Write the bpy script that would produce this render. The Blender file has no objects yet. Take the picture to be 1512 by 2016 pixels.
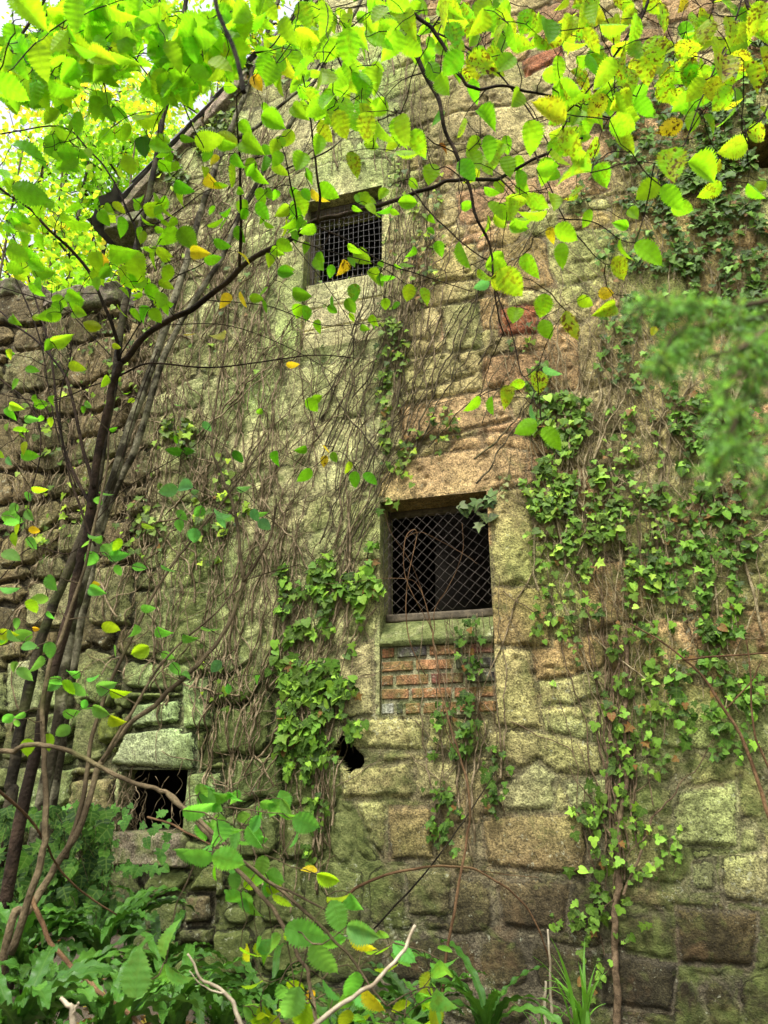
import bpy, math, random
import numpy as np
R = math.radians
rng = np.random.default_rng(7)
random.seed(7)
scene = bpy.context.scene
COL = scene.collection
# ------------------------------------------------------------------ camera model
F = 1456.0; PITCH = R(20.0); CZ = 1.6; D = 4.0
cp, sp = math.cos(PITCH), math.sin(PITCH)
UD = np.array([0.9583, -0.2858, 0.0]); ND = np.array([-0.2858, -0.9583, 0.0]); W0 = np.array([0.0, D, 0.0])
SL = 0.2858 / 0.9583

def ray(px, py):
    xc = (px - 756) / F; yc = -(py - 1008) / F
    return np.array([xc, cp - yc * sp, sp + yc * cp])
def at(px, py, Y):
    d = ray(px, py); t = Y / d[1]
    return np.array([t * d[0], Y, CZ + t * d[2]])
def wallcoord(px, py):
    d = ray(px, py); t = D / (d[1] + SL * d[0])
    p = np.array([t * d[0], t * d[1], CZ + t * d[2]])
    return float(np.dot(p - W0, UD)), float(p[2])
def W(u, z, w=0.0):
    p = W0 + UD * u + ND * w
    return np.array([p[0], p[1], z])
def Wn(u, z, w):
    u = np.asarray(u, float); z = np.asarray(z, float); w = np.asarray(w, float)
    o = W0[None] + u[..., None] * UD + w[..., None] * ND
    o[..., 2] = z
    return o
def proj(P):
    x = P[..., 0]; y = P[..., 1]; z = P[..., 2] - CZ
    dep = y * cp + z * sp; up = -y * sp + z * cp
    return 756 + F * x / dep, 1008 - F * up / dep

# ------------------------------------------------------------------ noise
class VN:
    def __init__(s, seed): s.t = np.random.default_rng(seed).random((257, 257))
    def __call__(s, x, y):
        x = np.asarray(x, float); y = np.asarray(y, float)
        xi = np.floor(x).astype(int); yi = np.floor(y).astype(int)
        fx = x - xi; fy = y - yi
        fx = fx * fx * (3 - 2 * fx); fy = fy * fy * (3 - 2 * fy)
        a = xi % 256; b = yi % 256
        t = s.t
        return (t[a, b] * (1 - fx) + t[a + 1, b] * fx) * (1 - fy) + (t[a, b + 1] * (1 - fx) + t[a + 1, b + 1] * fx) * fy
def fbm(n, x, y, o=4):
    r = 0; a = .5; s = 0
    for i in range(o):
        r = r + a * n(x + 17.3 * i, y + 9.1 * i); s += a; a *= .5; x = x * 2.03; y = y * 2.03
    return r / s - .5
N1, N2, N3, N4 = VN(1), VN(2), VN(3), VN(4)
def sstep(x, a, b):
    t = np.clip((x - a) / (b - a), 0, 1); return t * t * (3 - 2 * t)

# ------------------------------------------------------------------ object helpers
def tag(o, label=None, cat=None, group=None, kind=None):
    if label: o['label'] = label
    if cat: o['category'] = cat
    if group: o['group'] = group
    if kind: o['kind'] = kind
    return o
def empty(name, loc, label=None, cat=None, group=None):
    o = bpy.data.objects.new(name, None); COL.objects.link(o)
    o.location = [float(v) for v in loc]; o.empty_display_size = .1
    return tag(o, label, cat, group)
def mkobj(name, verts, faces, mat, parent=None, smooth=True, col=None, uv=None):
    """verts (n,3) world, faces list of arrays (m,k)"""
    verts = np.asarray(verts, np.float32)
    if parent is not None:
        off = np.zeros(3); q = parent
        while q is not None: off += np.array(q.location); q = q.parent
        verts = verts - off.astype(np.float32)
    me = bpy.data.meshes.new(name)
    fl = [np.asarray(f, np.int32) for f in faces if len(f)]
    loops = np.concatenate([f.ravel() for f in fl])
    tot = np.concatenate([np.full(len(f), f.shape[1], np.int32) for f in fl])
    st = np.concatenate([[0], np.cumsum(tot)[:-1]]).astype(np.int32)
    me.vertices.add(len(verts)); me.vertices.foreach_set('co', verts.ravel())
    me.loops.add(len(loops)); me.loops.foreach_set('vertex_index', loops)
    me.polygons.add(len(tot)); me.polygons.foreach_set('loop_start', st); me.polygons.foreach_set('loop_total', tot)
    me.polygons.foreach_set('use_smooth', np.full(len(tot), smooth))
    me.update(calc_edges=True)
    if col is not None:
        a = me.attributes.new('Col', 'FLOAT_COLOR', 'POINT'); a.data.foreach_set('color', np.asarray(col, np.float32).ravel())
    if uv is not None:
        a = me.attributes.new('luv', 'FLOAT_VECTOR', 'POINT'); a.data.foreach_set('vector', np.asarray(uv, np.float32).ravel())
    me.materials.append(mat)
    o = bpy.data.objects.new(name, me); COL.objects.link(o)
    if parent is not None: o.parent = parent
    return o

class MB:
    def __init__(s): s.v = []; s.q = []; s.t = []; s.c = []; s.uv = []; s.n = 0
    def add(s, v, q=None, t=None, c=(1, 1, 1, 0), uv=None):
        v = np.asarray(v, float)
        if q is not None and len(q): s.q.append(np.asarray(q) + s.n)
        if t is not None and len(t): s.t.append(np.asarray(t) + s.n)
        s.v.append(v)
        c = np.asarray(c, float)
        s.c.append(np.tile(c, (len(v), 1)) if c.ndim == 1 else c)
        s.uv.append(np.zeros((len(v), 3)) if uv is None else uv)
        s.n += len(v)
    def build(s, name, mat, parent=None, smooth=True):
        fs = []
        if s.q: fs.append(np.concatenate(s.q))
        if s.t: fs.append(np.concatenate(s.t))
        return mkobj(name, np.concatenate(s.v), fs, mat, parent, smooth, np.concatenate(s.c), np.concatenate(s.uv))
    def tube(s, P, r, k=6, c=(1, 1, 1, 0), cap=True):
        P = np.asarray(P, float); n = len(P)
        if n < 2: return
        r = np.full(n, r) if np.isscalar(r) else np.asarray(r, float)
        T = np.empty_like(P); T[1:-1] = P[2:] - P[:-2]; T[0] = P[1] - P[0]; T[-1] = P[-1] - P[-2]
        T /= np.linalg.norm(T, axis=1)[:, None] + 1e-9
        a = np.array([0.31, 0.2, .93]) if abs(T[0, 2]) < .8 else np.array([.93, .3, .1])
        Ns = np.empty_like(P)
        x = a
        for i in range(n):
            x = x - T[i] * np.dot(x, T[i]); x = x / (np.linalg.norm(x) + 1e-9); Ns[i] = x
        B = np.cross(T, Ns)
        an = np.arange(k) * 2 * math.pi / k
        V = P[:, None] + r[:, None, None] * (Ns[:, None] * np.cos(an)[None, :, None] + B[:, None] * np.sin(an)[None, :, None])
        V = V.reshape(-1, 3)
        i = np.arange(n - 1)[:, None] * k; j = np.arange(k)[None]; j2 = (j + 1) % k
        q = np.stack([i + j, i + j2, i + k + j2, i + k + j], -1).reshape(-1, 4)
        L = np.concatenate([[0], np.cumsum(np.linalg.norm(np.diff(P, axis=0), axis=1))])
        uv = np.zeros((n, k, 3)); uv[..., 0] = np.cos(an)[None]; uv[..., 2] = np.sin(an)[None]; uv[..., 1] = L[:, None]
        s.add(V, q, None, c, uv.reshape(-1, 3))
        if cap:
            t = np.array([[0, k - 1 - m, k - 2 - m] for m in range(k - 2)]); o = (n - 1) * k
            t2 = np.array([[o, o + m + 1, o + m + 2] for m in range(k - 2)])
            s.t.append(np.concatenate([t, t2]) + s.n - len(V))
    def box(s, quad, w0, w1, c=(1, 1, 1, 0), sub=1, rough=0.0, bev=.008):
        """prism on the wall plane: quad = 4 (u,z) corners anticlockwise, from depth w0 to w1; bevelled front"""
        q = np.asarray(quad, float); cen = q.mean(0)
        n = max(2, int(sub)); 
        g = np.linspace(0, 1, n + 1)
        gx, gy = np.meshgrid(g, g, indexing='ij')
        e = np.minimum(np.minimum(gx, 1 - gx), np.minimum(gy, 1 - gy))
        pu = (q[0][None, None] * ((1 - gx) * (1 - gy))[..., None] + q[1] * (gx * (1 - gy))[..., None] + q[2] * (gx * gy)[..., None] + q[3] * ((1 - gx) * gy)[..., None])
        w = w1 - bev * (e < 1e-6) + rough * fbm(N3, pu[..., 0] * 14, pu[..., 1] * 14, 3)
        pu = np.where((e < 1e-6)[..., None], pu + rough * .5 * fbm(N4, pu[..., 0] * 20, pu[..., 1] * 20, 3)[..., None], pu)
        V = Wn(pu[..., 0], pu[..., 1], w).reshape(-1, 3)
        m = n + 1
        idx = np.arange(m * m).reshape(m, m)
        Q = np.stack([idx[:-1, :-1], idx[1:, :-1], idx[1:, 1:], idx[:-1, 1:]], -1).reshape(-1, 4)
        rim = np.concatenate([idx[:, 0], idx[-1, 1:], idx[-2::-1, -1], idx[0, -2:0:-1]])
        B = Wn(pu.reshape(-1, 2)[rim, 0], pu.reshape(-1, 2)[rim, 1], np.full(len(rim), w0))
        k = len(rim); r2 = np.arange(k) + m * m
        Q2 = np.stack([rim, r2, np.roll(r2, -1), np.roll(rim, -1)], -1)
        s.add(np.concatenate([V, B]), np.concatenate([Q, Q2]), None, c)

def crom(P, per=6):
    P = np.asarray(P, float)
    if len(P) < 3:
        t = np.linspace(0, 1, per * 2)[:, None]; return P[0] * (1 - t) + P[-1] * t
    Q = np.concatenate([[2 * P[0] - P[1]], P, [2 * P[-1] - P[-2]]])
    out = []
    for i in range(1, len(Q) - 2):
        t = np.linspace(0, 1, per, endpoint=False)[:, None]
        a, b, c, d = Q[i - 1], Q[i], Q[i + 1], Q[i + 2]
        out.append(.5 * (2 * b + (c - a) * t + (2 * a - 5 * b + 4 * c - d) * t * t + (3 * b - a - 3 * c + d) * t ** 3))
    out.append(P[-1:]); return np.concatenate(out)

# ------------------------------------------------------------------ materials
def newmat(name):
    m = bpy.data.materials.new(name); m.use_nodes = True; m.node_tree.nodes.clear(); return m
class NT:
    def __init__(s, m): s.t = m.node_tree; s.out = s.n('ShaderNodeOutputMaterial')
    def n(s, typ, **k):
        x = s.t.nodes.new(typ)
        for a, b in k.items():
            if a.startswith('_'): x.inputs[a[1:].replace('_', ' ')].default_value = b
            else: setattr(x, a, b)
        return x
    def l(s, a, b): s.t.links.new(a, b)
    def noise(s, vec, scale, det=4, rough=.55, dist=0):
        x = s.n('ShaderNodeTexNoise'); x.inputs['Scale'].default_value = scale; x.inputs['Detail'].default_value = det
        x.inputs['Roughness'].default_value = rough; x.inputs['Distortion'].default_value = dist
        s.l(vec, x.inputs['Vector']); return x.outputs['Fac']
    def mr(s, v, a, b, c=0, d=1):
        x = s.n('ShaderNodeMapRange'); s.l(v, x.inputs[0])
        for i, q in enumerate((a, b, c, d)): x.inputs[i + 1].default_value = q
        return x.outputs[0]
    def math(s, op, a, b=None):
        x = s.n('ShaderNodeMath', operation=op)
        for i, q in enumerate((a, b)):
            if q is None: continue
            if isinstance(q, (int, float)): x.inputs[i].default_value = q
            else: s.l(q, x.inputs[i])
        return x.outputs[0]
    def mix(s, f, a, b, mode='MIX'):
        x = s.n('ShaderNodeMix', data_type='RGBA', blend_type=mode)
        for i, q in ((0, f), (6, a), (7, b)):
            if isinstance(q, (int, float)): x.inputs[i].default_value = q
            elif isinstance(q, tuple): x.inputs[i].default_value = (*q, 1)
            else: s.l(q, x.inputs[i])
        return x.outputs[2]
    def bump(s, h, st=.5, dist=.01, nrm=None):
        x = s.n('ShaderNodeBump'); x.inputs['Strength'].default_value = st; x.inputs['Distance'].default_value = dist
        s.l(h, x.inputs['Height'])
        if nrm: s.l(nrm, x.inputs['Normal'])
        return x.outputs[0]

def mat_stone(name, moss=1.0, bumpk=1.0, joints=False):
    m = newmat(name); t = NT(m)
    co = t.n('ShaderNodeTexCoord').outputs['Object']
    at_ = t.n('ShaderNodeAttribute', attribute_name='Col'); c = at_.outputs['Color']; al = at_.outputs['Alpha']
    n1 = t.noise(co, 3.5, 5); n2 = t.noise(co, 26, 6, .65); n3 = t.noise(co, 110, 4, .7); n4 = t.noise(co, 9, 6, .6, .6)
    v = t.math('MULTIPLY', t.mr(n1, .3, .7, .62, 1.30), t.mr(n2, .32, .68, .50, 1.42))
    v = t.math('MULTIPLY', v, t.mr(n3, .36, .64, .42, 1.58))
    vc = t.n('ShaderNodeCombineColor'); [t.l(v, vc.inputs[i]) for i in range(3)]
    if joints:   # luv = distance to the stone's edge, mortar half width, openness of the joint
        jv = t.n('ShaderNodeSeparateXYZ'); t.l(t.n('ShaderNodeAttribute', attribute_name='luv').outputs['Vector'], jv.inputs[0])
        wob = t.math('ADD', t.math('MULTIPLY', t.math('SUBTRACT', n2, .5), .055), t.math('MULTIPLY', t.math('SUBTRACT', n3, .5), .024))
        wob = t.math('ADD', wob, t.math('MULTIPLY', t.math('SUBTRACT', n4, .5), .030))
        dj = t.math('SUBTRACT', t.math('ADD', jv.outputs[0], wob), jv.outputs[1])
        sm = t.mr(dj, -.005, .006)
        gate = t.mr(t.math('ADD', t.noise(co, 6.5, 3, .6), t.math('MULTIPLY', jv.outputs[2], .42)), .60, .78)
        crk = t.math('MULTIPLY', t.mr(t.math('ABSOLUTE', t.math('SUBTRACT', dj, .001)), .0005, .0065, 1, 0), gate)
        mort = t.mix(.45, t.mix(1.0, c, (.80, .78, .74), 'MULTIPLY'), (.20, .175, .115))
        c = t.mix(sm, mort, c)
    c1 = t.mix(1.0, c, vc.outputs[0], 'MULTIPLY')
    # orange/pink mineral patches
    c1 = t.mix(t.mr(t.noise(co, 5.3, 5, .6), .56, .72, 0, .22), c1, (.34, .20, .09))
    # moss / algae, held in Col alpha
    mf = t.math('MULTIPLY', t.mr(t.math('ADD', n4, t.math('MULTIPLY', al, .42)), .58, .80, 0, .82), moss)
    mc = t.mix(t.mr(n2, .35, .65), (.065, .092, .018), (.17, .205, .055))
    c2 = t.mix(mf, c1, mc)
    # pale lichen flecks
    lf = t.mr(t.math('ADD', t.noise(co, 34, 5, .7), t.math('MULTIPLY', n1, .35)), .79, .87, 0, .55)
    c3 = t.mix(lf, c2, (.50, .52, .36))
    # black specks in pits
    c4 = t.mix(t.mr(n3, .33, .42, .7, 0), c3, (.045, .038, .022))
    h = t.math('ADD', t.math('MULTIPLY', n2, 1.0), t.math('MULTIPLY', n3, .6))
    if joints:
        c4 = t.mix(t.math('MULTIPLY', crk, .88), c4, (.022, .018, .010))
        h = t.math('ADD', h, t.math('MULTIPLY', sm, .25)); h = t.math('SUBTRACT', h, t.math('MULTIPLY', crk, .6))
    h = t.math('ADD', h, t.math('MULTIPLY', t.noise(co, 300, 2, .6), .2))
    p = t.n('ShaderNodeBsdfPrincipled'); t.l(c4, p.inputs['Base Color'])
    p.inputs['Roughness'].default_value = .93; p.inputs['Specular IOR Level'].default_value = .25
    t.l(t.bump(h, 1.0 * bumpk, .022), p.inputs['Normal']); t.l(p.outputs[0], t.out.inputs[0]); return m

def mat_bark(name, dark, light, lent=.5, scale=1.0, mossy=.3):
    m = newmat(name); t = NT(m)
    co = t.n('ShaderNodeTexCoord').outputs['Object']
    uv = t.n('ShaderNodeAttribute', attribute_name='luv').outputs['Vector']
    n1 = t.noise(co, 9 * scale, 5, .6); n2 = t.noise(co, 60 * scale, 4, .6)
    mp = t.n('ShaderNodeMapping'); mp.inputs['Scale'].default_value = (1, 40, 1); t.l(uv, mp.inputs['Vector'])
    n3 = t.noise(mp.outputs[0], 1.7, 4, .6)
    c = t.mix(t.mr(n1, .44, .58), dark, light)
    c = t.mix(t.mr(n2, .35, .65, .5, 0), c, dark)
    c = t.mix(t.mr(n3, .60, .68, 0, lent), c, (.035, .026, .018))
    c = t.mix(t.mr(t.noise(co, 5, 4, .6), .55, .7, 0, mossy), c, (.11, .14, .03))
    p = t.n('ShaderNodeBsdfPrincipled'); t.l(c, p.inputs['Base Color']); p.inputs['Roughness'].default_value = .9; p.inputs['Specular IOR Level'].default_value = .12
    h = t.math('ADD', n2, t.math('MULTIPLY', n3, .8))
    t.l(t.bump(h, .9, .008), p.inputs['Normal']); t.l(p.outputs[0], t.out.inputs[0]); return m

def mat_leaf(name, trans=.5, rough=.45, spec=.4, vein=11.0, veinamt=.16, spots=True, tgain=1.5):
    """Col rgb = leaf colour, alpha = how far gone with brown spots"""
    m = newmat(name); t = NT(m)
    at_ = t.n('ShaderNodeAttribute', attribute_name='Col'); c = at_.outputs['Color']; al = at_.outputs['Alpha']
    uv = t.n('ShaderNodeAttribute', attribute_name='luv').outputs['Vector']
    sx = t.n('ShaderNodeSeparateXYZ'); t.l(uv, sx.inputs[0])
    ax = t.math('ABSOLUTE', sx.outputs[0])
    ph = t.math('SUBTRACT', sx.outputs[1], t.math('MULTIPLY', ax, .33))
    wv = t.math('SINE', t.math('MULTIPLY', ph, vein * 6.283))
    rid = t.mr(wv, .35, 1, 0, 1)
    mid = t.mr(ax, .0, .07, 1, 0)
    vm = t.math('MAXIMUM', t.math('MULTIPLY', rid, .6), mid)
    vd = t.mix(t.math('MULTIPLY', vm, veinamt), c, (.28, .42, .08))
    co = t.n('ShaderNodeTexCoord').outputs['Object']
    n1 = t.noise(co, 45, 3, .6)
    cc = t.mix(t.mr(n1, .35, .7, .0, .35), vd, (.05, .12, .012))
    if spots:
        sn = t.noise(co, 150, 2, .5); s2 = t.noise(co, 60, 2, .5)
        sp_ = t.math('MULTIPLY', t.mr(t.math('ADD', t.math('MULTIPLY', sn, .6), t.math('MULTIPLY', s2, .4)), .53, .58, 0, 1), al)
        cc = t.mix(t.math('MULTIPLY', t.mr(s2, .42, .62, 0, .6), al), cc, (.55, .45, .02))
        cc = t.mix(sp_, cc, (.10, .035, .008))
    p = t.n('ShaderNodeBsdfPrincipled'); t.l(cc, p.inputs['Base Color'])
    p.inputs['Roughness'].default_value = rough; p.inputs['Specular IOR Level'].default_value = spec
    b = t.bump(t.math('SUBTRACT', 1.0, vm), .35, .0025); t.l(b, p.inputs['Normal'])
    tr = t.n('ShaderNodeBsdfTranslucent')
    tc = t.mix(1.0, cc, (tgain, tgain * 1.0, tgain * .55), 'MULTIPLY'); t.l(tc, tr.inputs['Color'])
    ms = t.n('ShaderNodeMixShader'); ms.inputs[0].default_value = trans
    t.l(p.outputs[0], ms.inputs[1]); t.l(tr.outputs[0], ms.inputs[2]); t.l(ms.outputs[0], t.out.inputs[0]); return m

def mat_plain(name, c1, c2, rough=.8, scale=20, metal=0.0, bump=.3, bd=.004):
    m = newmat(name); t = NT(m)
    co = t.n('ShaderNodeTexCoord').outputs['Object']; n = t.noise(co, scale, 5, .6)
    p = t.n('ShaderNodeBsdfPrincipled'); t.l(t.mix(t.mr(n, .35, .65), c1, c2), p.inputs['Base Color'])
    p.inputs['Roughness'].default_value = rough; p.inputs['Metallic'].default_value = metal
    t.l(t.bump(t.noise(co, scale * 4, 4, .6), bump, bd), p.inputs['Normal']); t.l(p.outputs[0], t.out.inputs[0]); return m

M_STONE = mat_stone('sandstone'); M_WALL = mat_stone('sandstone_wall', 1.0, 1.0, True); M_REVEAL = mat_stone('sandstone_clean', .7)
M_BRICK = mat_stone('brick', .8, .8)
M_BARKG = mat_bark('bark_grey', (.026, .022, .012), (.23, .215, .135), .9)
M_BARKD = mat_bark('bark_dark', (.012, .010, .006), (.065, .054, .032), .6)
M_TWIG = mat_bark('twig_redbrown', (.018, .012, .008), (.062, .040, .026), .3, mossy=.1)
M_TWIGP = mat_bark('twig_pale', (.065, .048, .026), (.19, .145, .08), .5, mossy=.3)
M_IVYST = mat_bark('ivy_stem', (.10, .075, .038), (.36, .285, .17), .2, 2.0, mossy=.15)
M_IVYPL = mat_bark('ivy_stem_pale', (.17, .135, .07), (.42, .35, .20), .15, 2.0, mossy=.15)
M_IVYDK = mat_bark('ivy_stem_dark', (.06, .05, .028), (.19, .155, .085), .25, 2.0, mossy=.4)
M_ROOT = mat_bark('ivy_trunk', (.10, .07, .04), (.24, .17, .10), .5, 4.0, mossy=.3)
M_BRAM = mat_bark('bramble', (.09, .05, .024), (.21, .125, .062), .3, mossy=.1)
M_DEADW = mat_plain('pale_deadwood', (.20, .155, .09), (.42, .36, .25), .7, 30)
M_LEAF = mat_leaf('tree_leaf', .62, .5, .18)
M_FAR = mat_leaf('far_leaf', .6, .6, .2, veinamt=0, spots=False)
M_IVY = mat_leaf('ivy_leaf', .34, .5, .15, vein=3.0, veinamt=.3, spots=False, tgain=1.2)
M_FERN = mat_leaf('fern_frond', .22, .38, .28, vein=22, veinamt=.3, spots=False, tgain=1.2)
M_CONI = mat_leaf('conifer', .35, .5, .4, veinamt=0, spots=False)
M_WIRE = mat_plain('wire', (.07, .06, .05), (.19, .16, .13), .6, 40, .5)
M_WIRES = mat_plain('wire_pale', (.10, .095, .09), (.20, .19, .18), .55, 40, .4)
M_SLATE = mat_plain('slate', (.05, .05, .05), (.14, .14, .13), .6, 12, 0, .5, .01)
M_TIMB = mat_plain('timber', (.06, .048, .03), (.15, .12, .075), .85, 30, 0, .6, .006)
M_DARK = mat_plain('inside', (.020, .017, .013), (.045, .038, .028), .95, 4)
M_GROUND = mat_plain('soil', (.035, .026, .016), (.085, .065, .038), .95, 9, 0, .9, .03)

# ------------------------------------------------------------------ openings (photo corners -> wall rectangles)
def rect_of(pts):
    a = np.array([wallcoord(*p) for p in pts]); a = a[np.argsort(a[:, 0])]
    u0 = a[:2, 0].mean(); u1 = a[2:, 0].mean(); b = a[np.argsort(a[:, 1])]
    return u0, u1, b[:2, 1].mean(), b[2:, 1].mean()
OPEN = {
    'upper': rect_of([(603, 396), (757, 372), (592, 690), (748, 668)]),     # slabs fill the lower part
    'lower': rect_of([(757, 990), (968, 965), (970, 1408), (740, 1408)]),   # bricks fill the lower part
    'low': rect_of([(232, 1512), (372, 1518), (362, 1640), (245, 1640)]),
    'niche': rect_of([(1470, 245), (1600, 240), (1470, 330), (1600, 325)]),
}
UC = wallcoord(285, 480)[0]            # left corner of the gable wall
UB0, UB1 = -5.2, 3.3
ZTOP = 9.0
e0 = wallcoord(225, 425); e1 = wallcoord(612, 10)
RS = (e1[1] - e0[1]) / (e1[0] - e0[0])
def roofz(u): return np.minimum(e0[1] + RS * (u - e0[0]), e0[1] + RS * (1.15 - e0[0]) - RS * (u - 1.15))
bt0 = wallcoord(235, 590); bt1 = wallcoord(0, 575)
def btop(u): return bt0[1] - .28 * 0 + (bt1[1] - bt0[1]) / (bt1[0] - bt0[0]) * (u - bt0[0]) + .10 * fbm(N2, np.asarray(u) * 2.2, 3.3, 3)

CS = .0092
us = np.arange(UB0, UB1, CS); zs = np.arange(-.2, ZTOP, CS)
def snap(arr, v):
    i = int(np.argmin(abs(arr - v))); arr[i] = v; return i
OI = {}
for k, (a, b, c, d) in OPEN.items():
    if k == 'niche': b = min(b, UB1 - .3); OPEN[k] = (a, b, c, d)
    OI[k] = (snap(us, a), snap(us, b), snap(zs, c), snap(zs, d))
IC = snap(us, UC)
U, Z = np.meshgrid(us, zs, indexing='ij')
PX, PY = proj(Wn(U, Z, np.zeros_like(U)))

# ------------------------------------------------------------------ masonry field
uu = U + .10 * fbm(N1, U * 2.1, Z * 2.1, 3) + .07 * fbm(N2, U * 6, Z * 6, 3)
zz = Z + .20 * fbm(N3, U * 1.6, Z * 1.3, 3) + .075 * fbm(N4, U * 6, Z * 6, 3)
zb = [-1.0]
r2 = np.random.default_rng(22)
while zb[-1] < ZTOP + 1: zb.append(zb[-1] + r2.choice([.17, .22, .28, .34, .38, .26]) * r2.uniform(.85, 1.15))
zb = np.array(zb)
ci = np.clip(np.searchsorted(zb, zz) - 1, 0, len(zb) - 2)
Dd = np.zeros_like(U); SID = np.zeros(U.shape, int)
for k in range(len(zb) - 1):
    m = ci == k
    if not m.any(): continue
    ub = [UB0 - 1.0 - r2.random() * .3]
    h = zb[k + 1] - zb[k]
    while ub[-1] < UB1 + 1: ub.append(ub[-1] + h * r2.uniform(.6, 1.9))
    ub = np.array(ub); x = uu[m]; y = zz[m]
    j = np.clip(np.searchsorted(ub, x) - 1, 0, len(ub) - 2)
    dx = np.minimum(x - ub[j], ub[j + 1] - x)
    sp_ = r2.random(len(ub)); sh = r2.uniform(.35, .65, len(ub))
    lo = np.full(len(x), zb[k]); hi = np.full(len(x), zb[k + 1])
    mid = zb[k] + h * sh[j]; spl = (sp_[j] < .28) & (h > .18)
    top = spl & (y > mid); bot = spl & ~top
    lo = np.where(top, mid, lo); hi = np.where(bot, mid, hi)
    dz = np.minimum(y - lo, hi - y)
    rr = .075
    qx = np.maximum(rr - dx, 0); qz = np.maximum(rr - dz, 0)
    dd = np.where((dx < rr) & (dz < rr), rr - np.hypot(qx, qz), np.minimum(dx, dz))
    Dd[m] = dd; SID[m] = k * 400 + j * 2 + top
# zones (measured on the photograph, so that each kind of walling sits where it stands)
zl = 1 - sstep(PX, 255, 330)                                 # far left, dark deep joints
zlow = sstep(PY, 1250, 1400) * (1 - sstep(PX, 520, 640))      # lower left, pale green blocks
zpale = sstep(PX, 380, 480) * (1 - sstep(PX, 740, 800)) * (1 - sstep(PY, 1250, 1400))  # smooth greenish ashlar
zbr = sstep(PY, 1420, 1500) * sstep(PX, 640, 740)             # lower right, smeared mortar
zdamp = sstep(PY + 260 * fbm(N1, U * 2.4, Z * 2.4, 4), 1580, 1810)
zpink = sstep(PX, 740, 840) * (1 - sstep(PY, 1300, 1500))
jd = .006 + .020 * zl + .018 * zlow - .004 * zpale - .002 * zbr
mw = .004 + .004 * zl + .004 * zlow + .014 * zbr * (1 + fbm(N2, U * 2, Z * 2, 2))
sr = np.random.default_rng(5).random((80000, 6))
S = sr[SID]
PARTID = np.zeros(U.shape, np.int8)      # 0 masonry, others become parts of their own
PROT = S[..., 0] * (.006 + .022 * zl + .003 * zpink + .012 * zlow - .006 * zpale)
# stone colours
pal_buff = np.array([[.45, .47, .29], [.40, .43, .26], [.48, .47, .31], [.38, .39, .22]])
pal_pink = np.array([[.50, .35, .22], [.46, .30, .20], [.43, .37, .22], [.48, .42, .26]])
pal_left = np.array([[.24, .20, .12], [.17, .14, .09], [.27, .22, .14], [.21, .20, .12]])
pal_low = np.array([[.32, .35, .22], [.38, .41, .30], [.25, .24, .14], [.30, .31, .18]])
pal_br = np.array([[.39, .35, .22], [.34, .30, .18], [.42, .38, .25], [.30, .25, .16]])
pi = (S[..., 1] * 4).astype(int)
colf = pal_buff[pi]
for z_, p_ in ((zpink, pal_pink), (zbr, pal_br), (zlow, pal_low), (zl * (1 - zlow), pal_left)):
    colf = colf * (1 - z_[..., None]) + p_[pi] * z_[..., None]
colf = colf * (.82 + .36 * S[..., 2])[..., None]
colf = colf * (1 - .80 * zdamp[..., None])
mort = np.array([.33, .29, .19]) * np.ones(U.shape)[..., None]
mort = mort * (1 - .8 * zpale[..., None]) + np.array([.40, .40, .23]) * .8 * zpale[..., None]
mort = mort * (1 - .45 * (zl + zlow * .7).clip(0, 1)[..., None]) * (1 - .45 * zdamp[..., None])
mossf = -.02 + .45 * sstep(PX, 240, 380) * (1 - sstep(PX, 560, 760)) * sstep(PY, 200, 600) + .45 * sstep(PX, 1050, 1250) * sstep(PY, 700, 1000) + .25 * zlow
mossf += .5 * np.exp(-((PX - 560) / 260) ** 2 - ((PY - 1620) / 230) ** 2) + .4 * np.exp(-((PX - 700) / 140) ** 2 - ((PY - 1700) / 300) ** 2)

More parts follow.
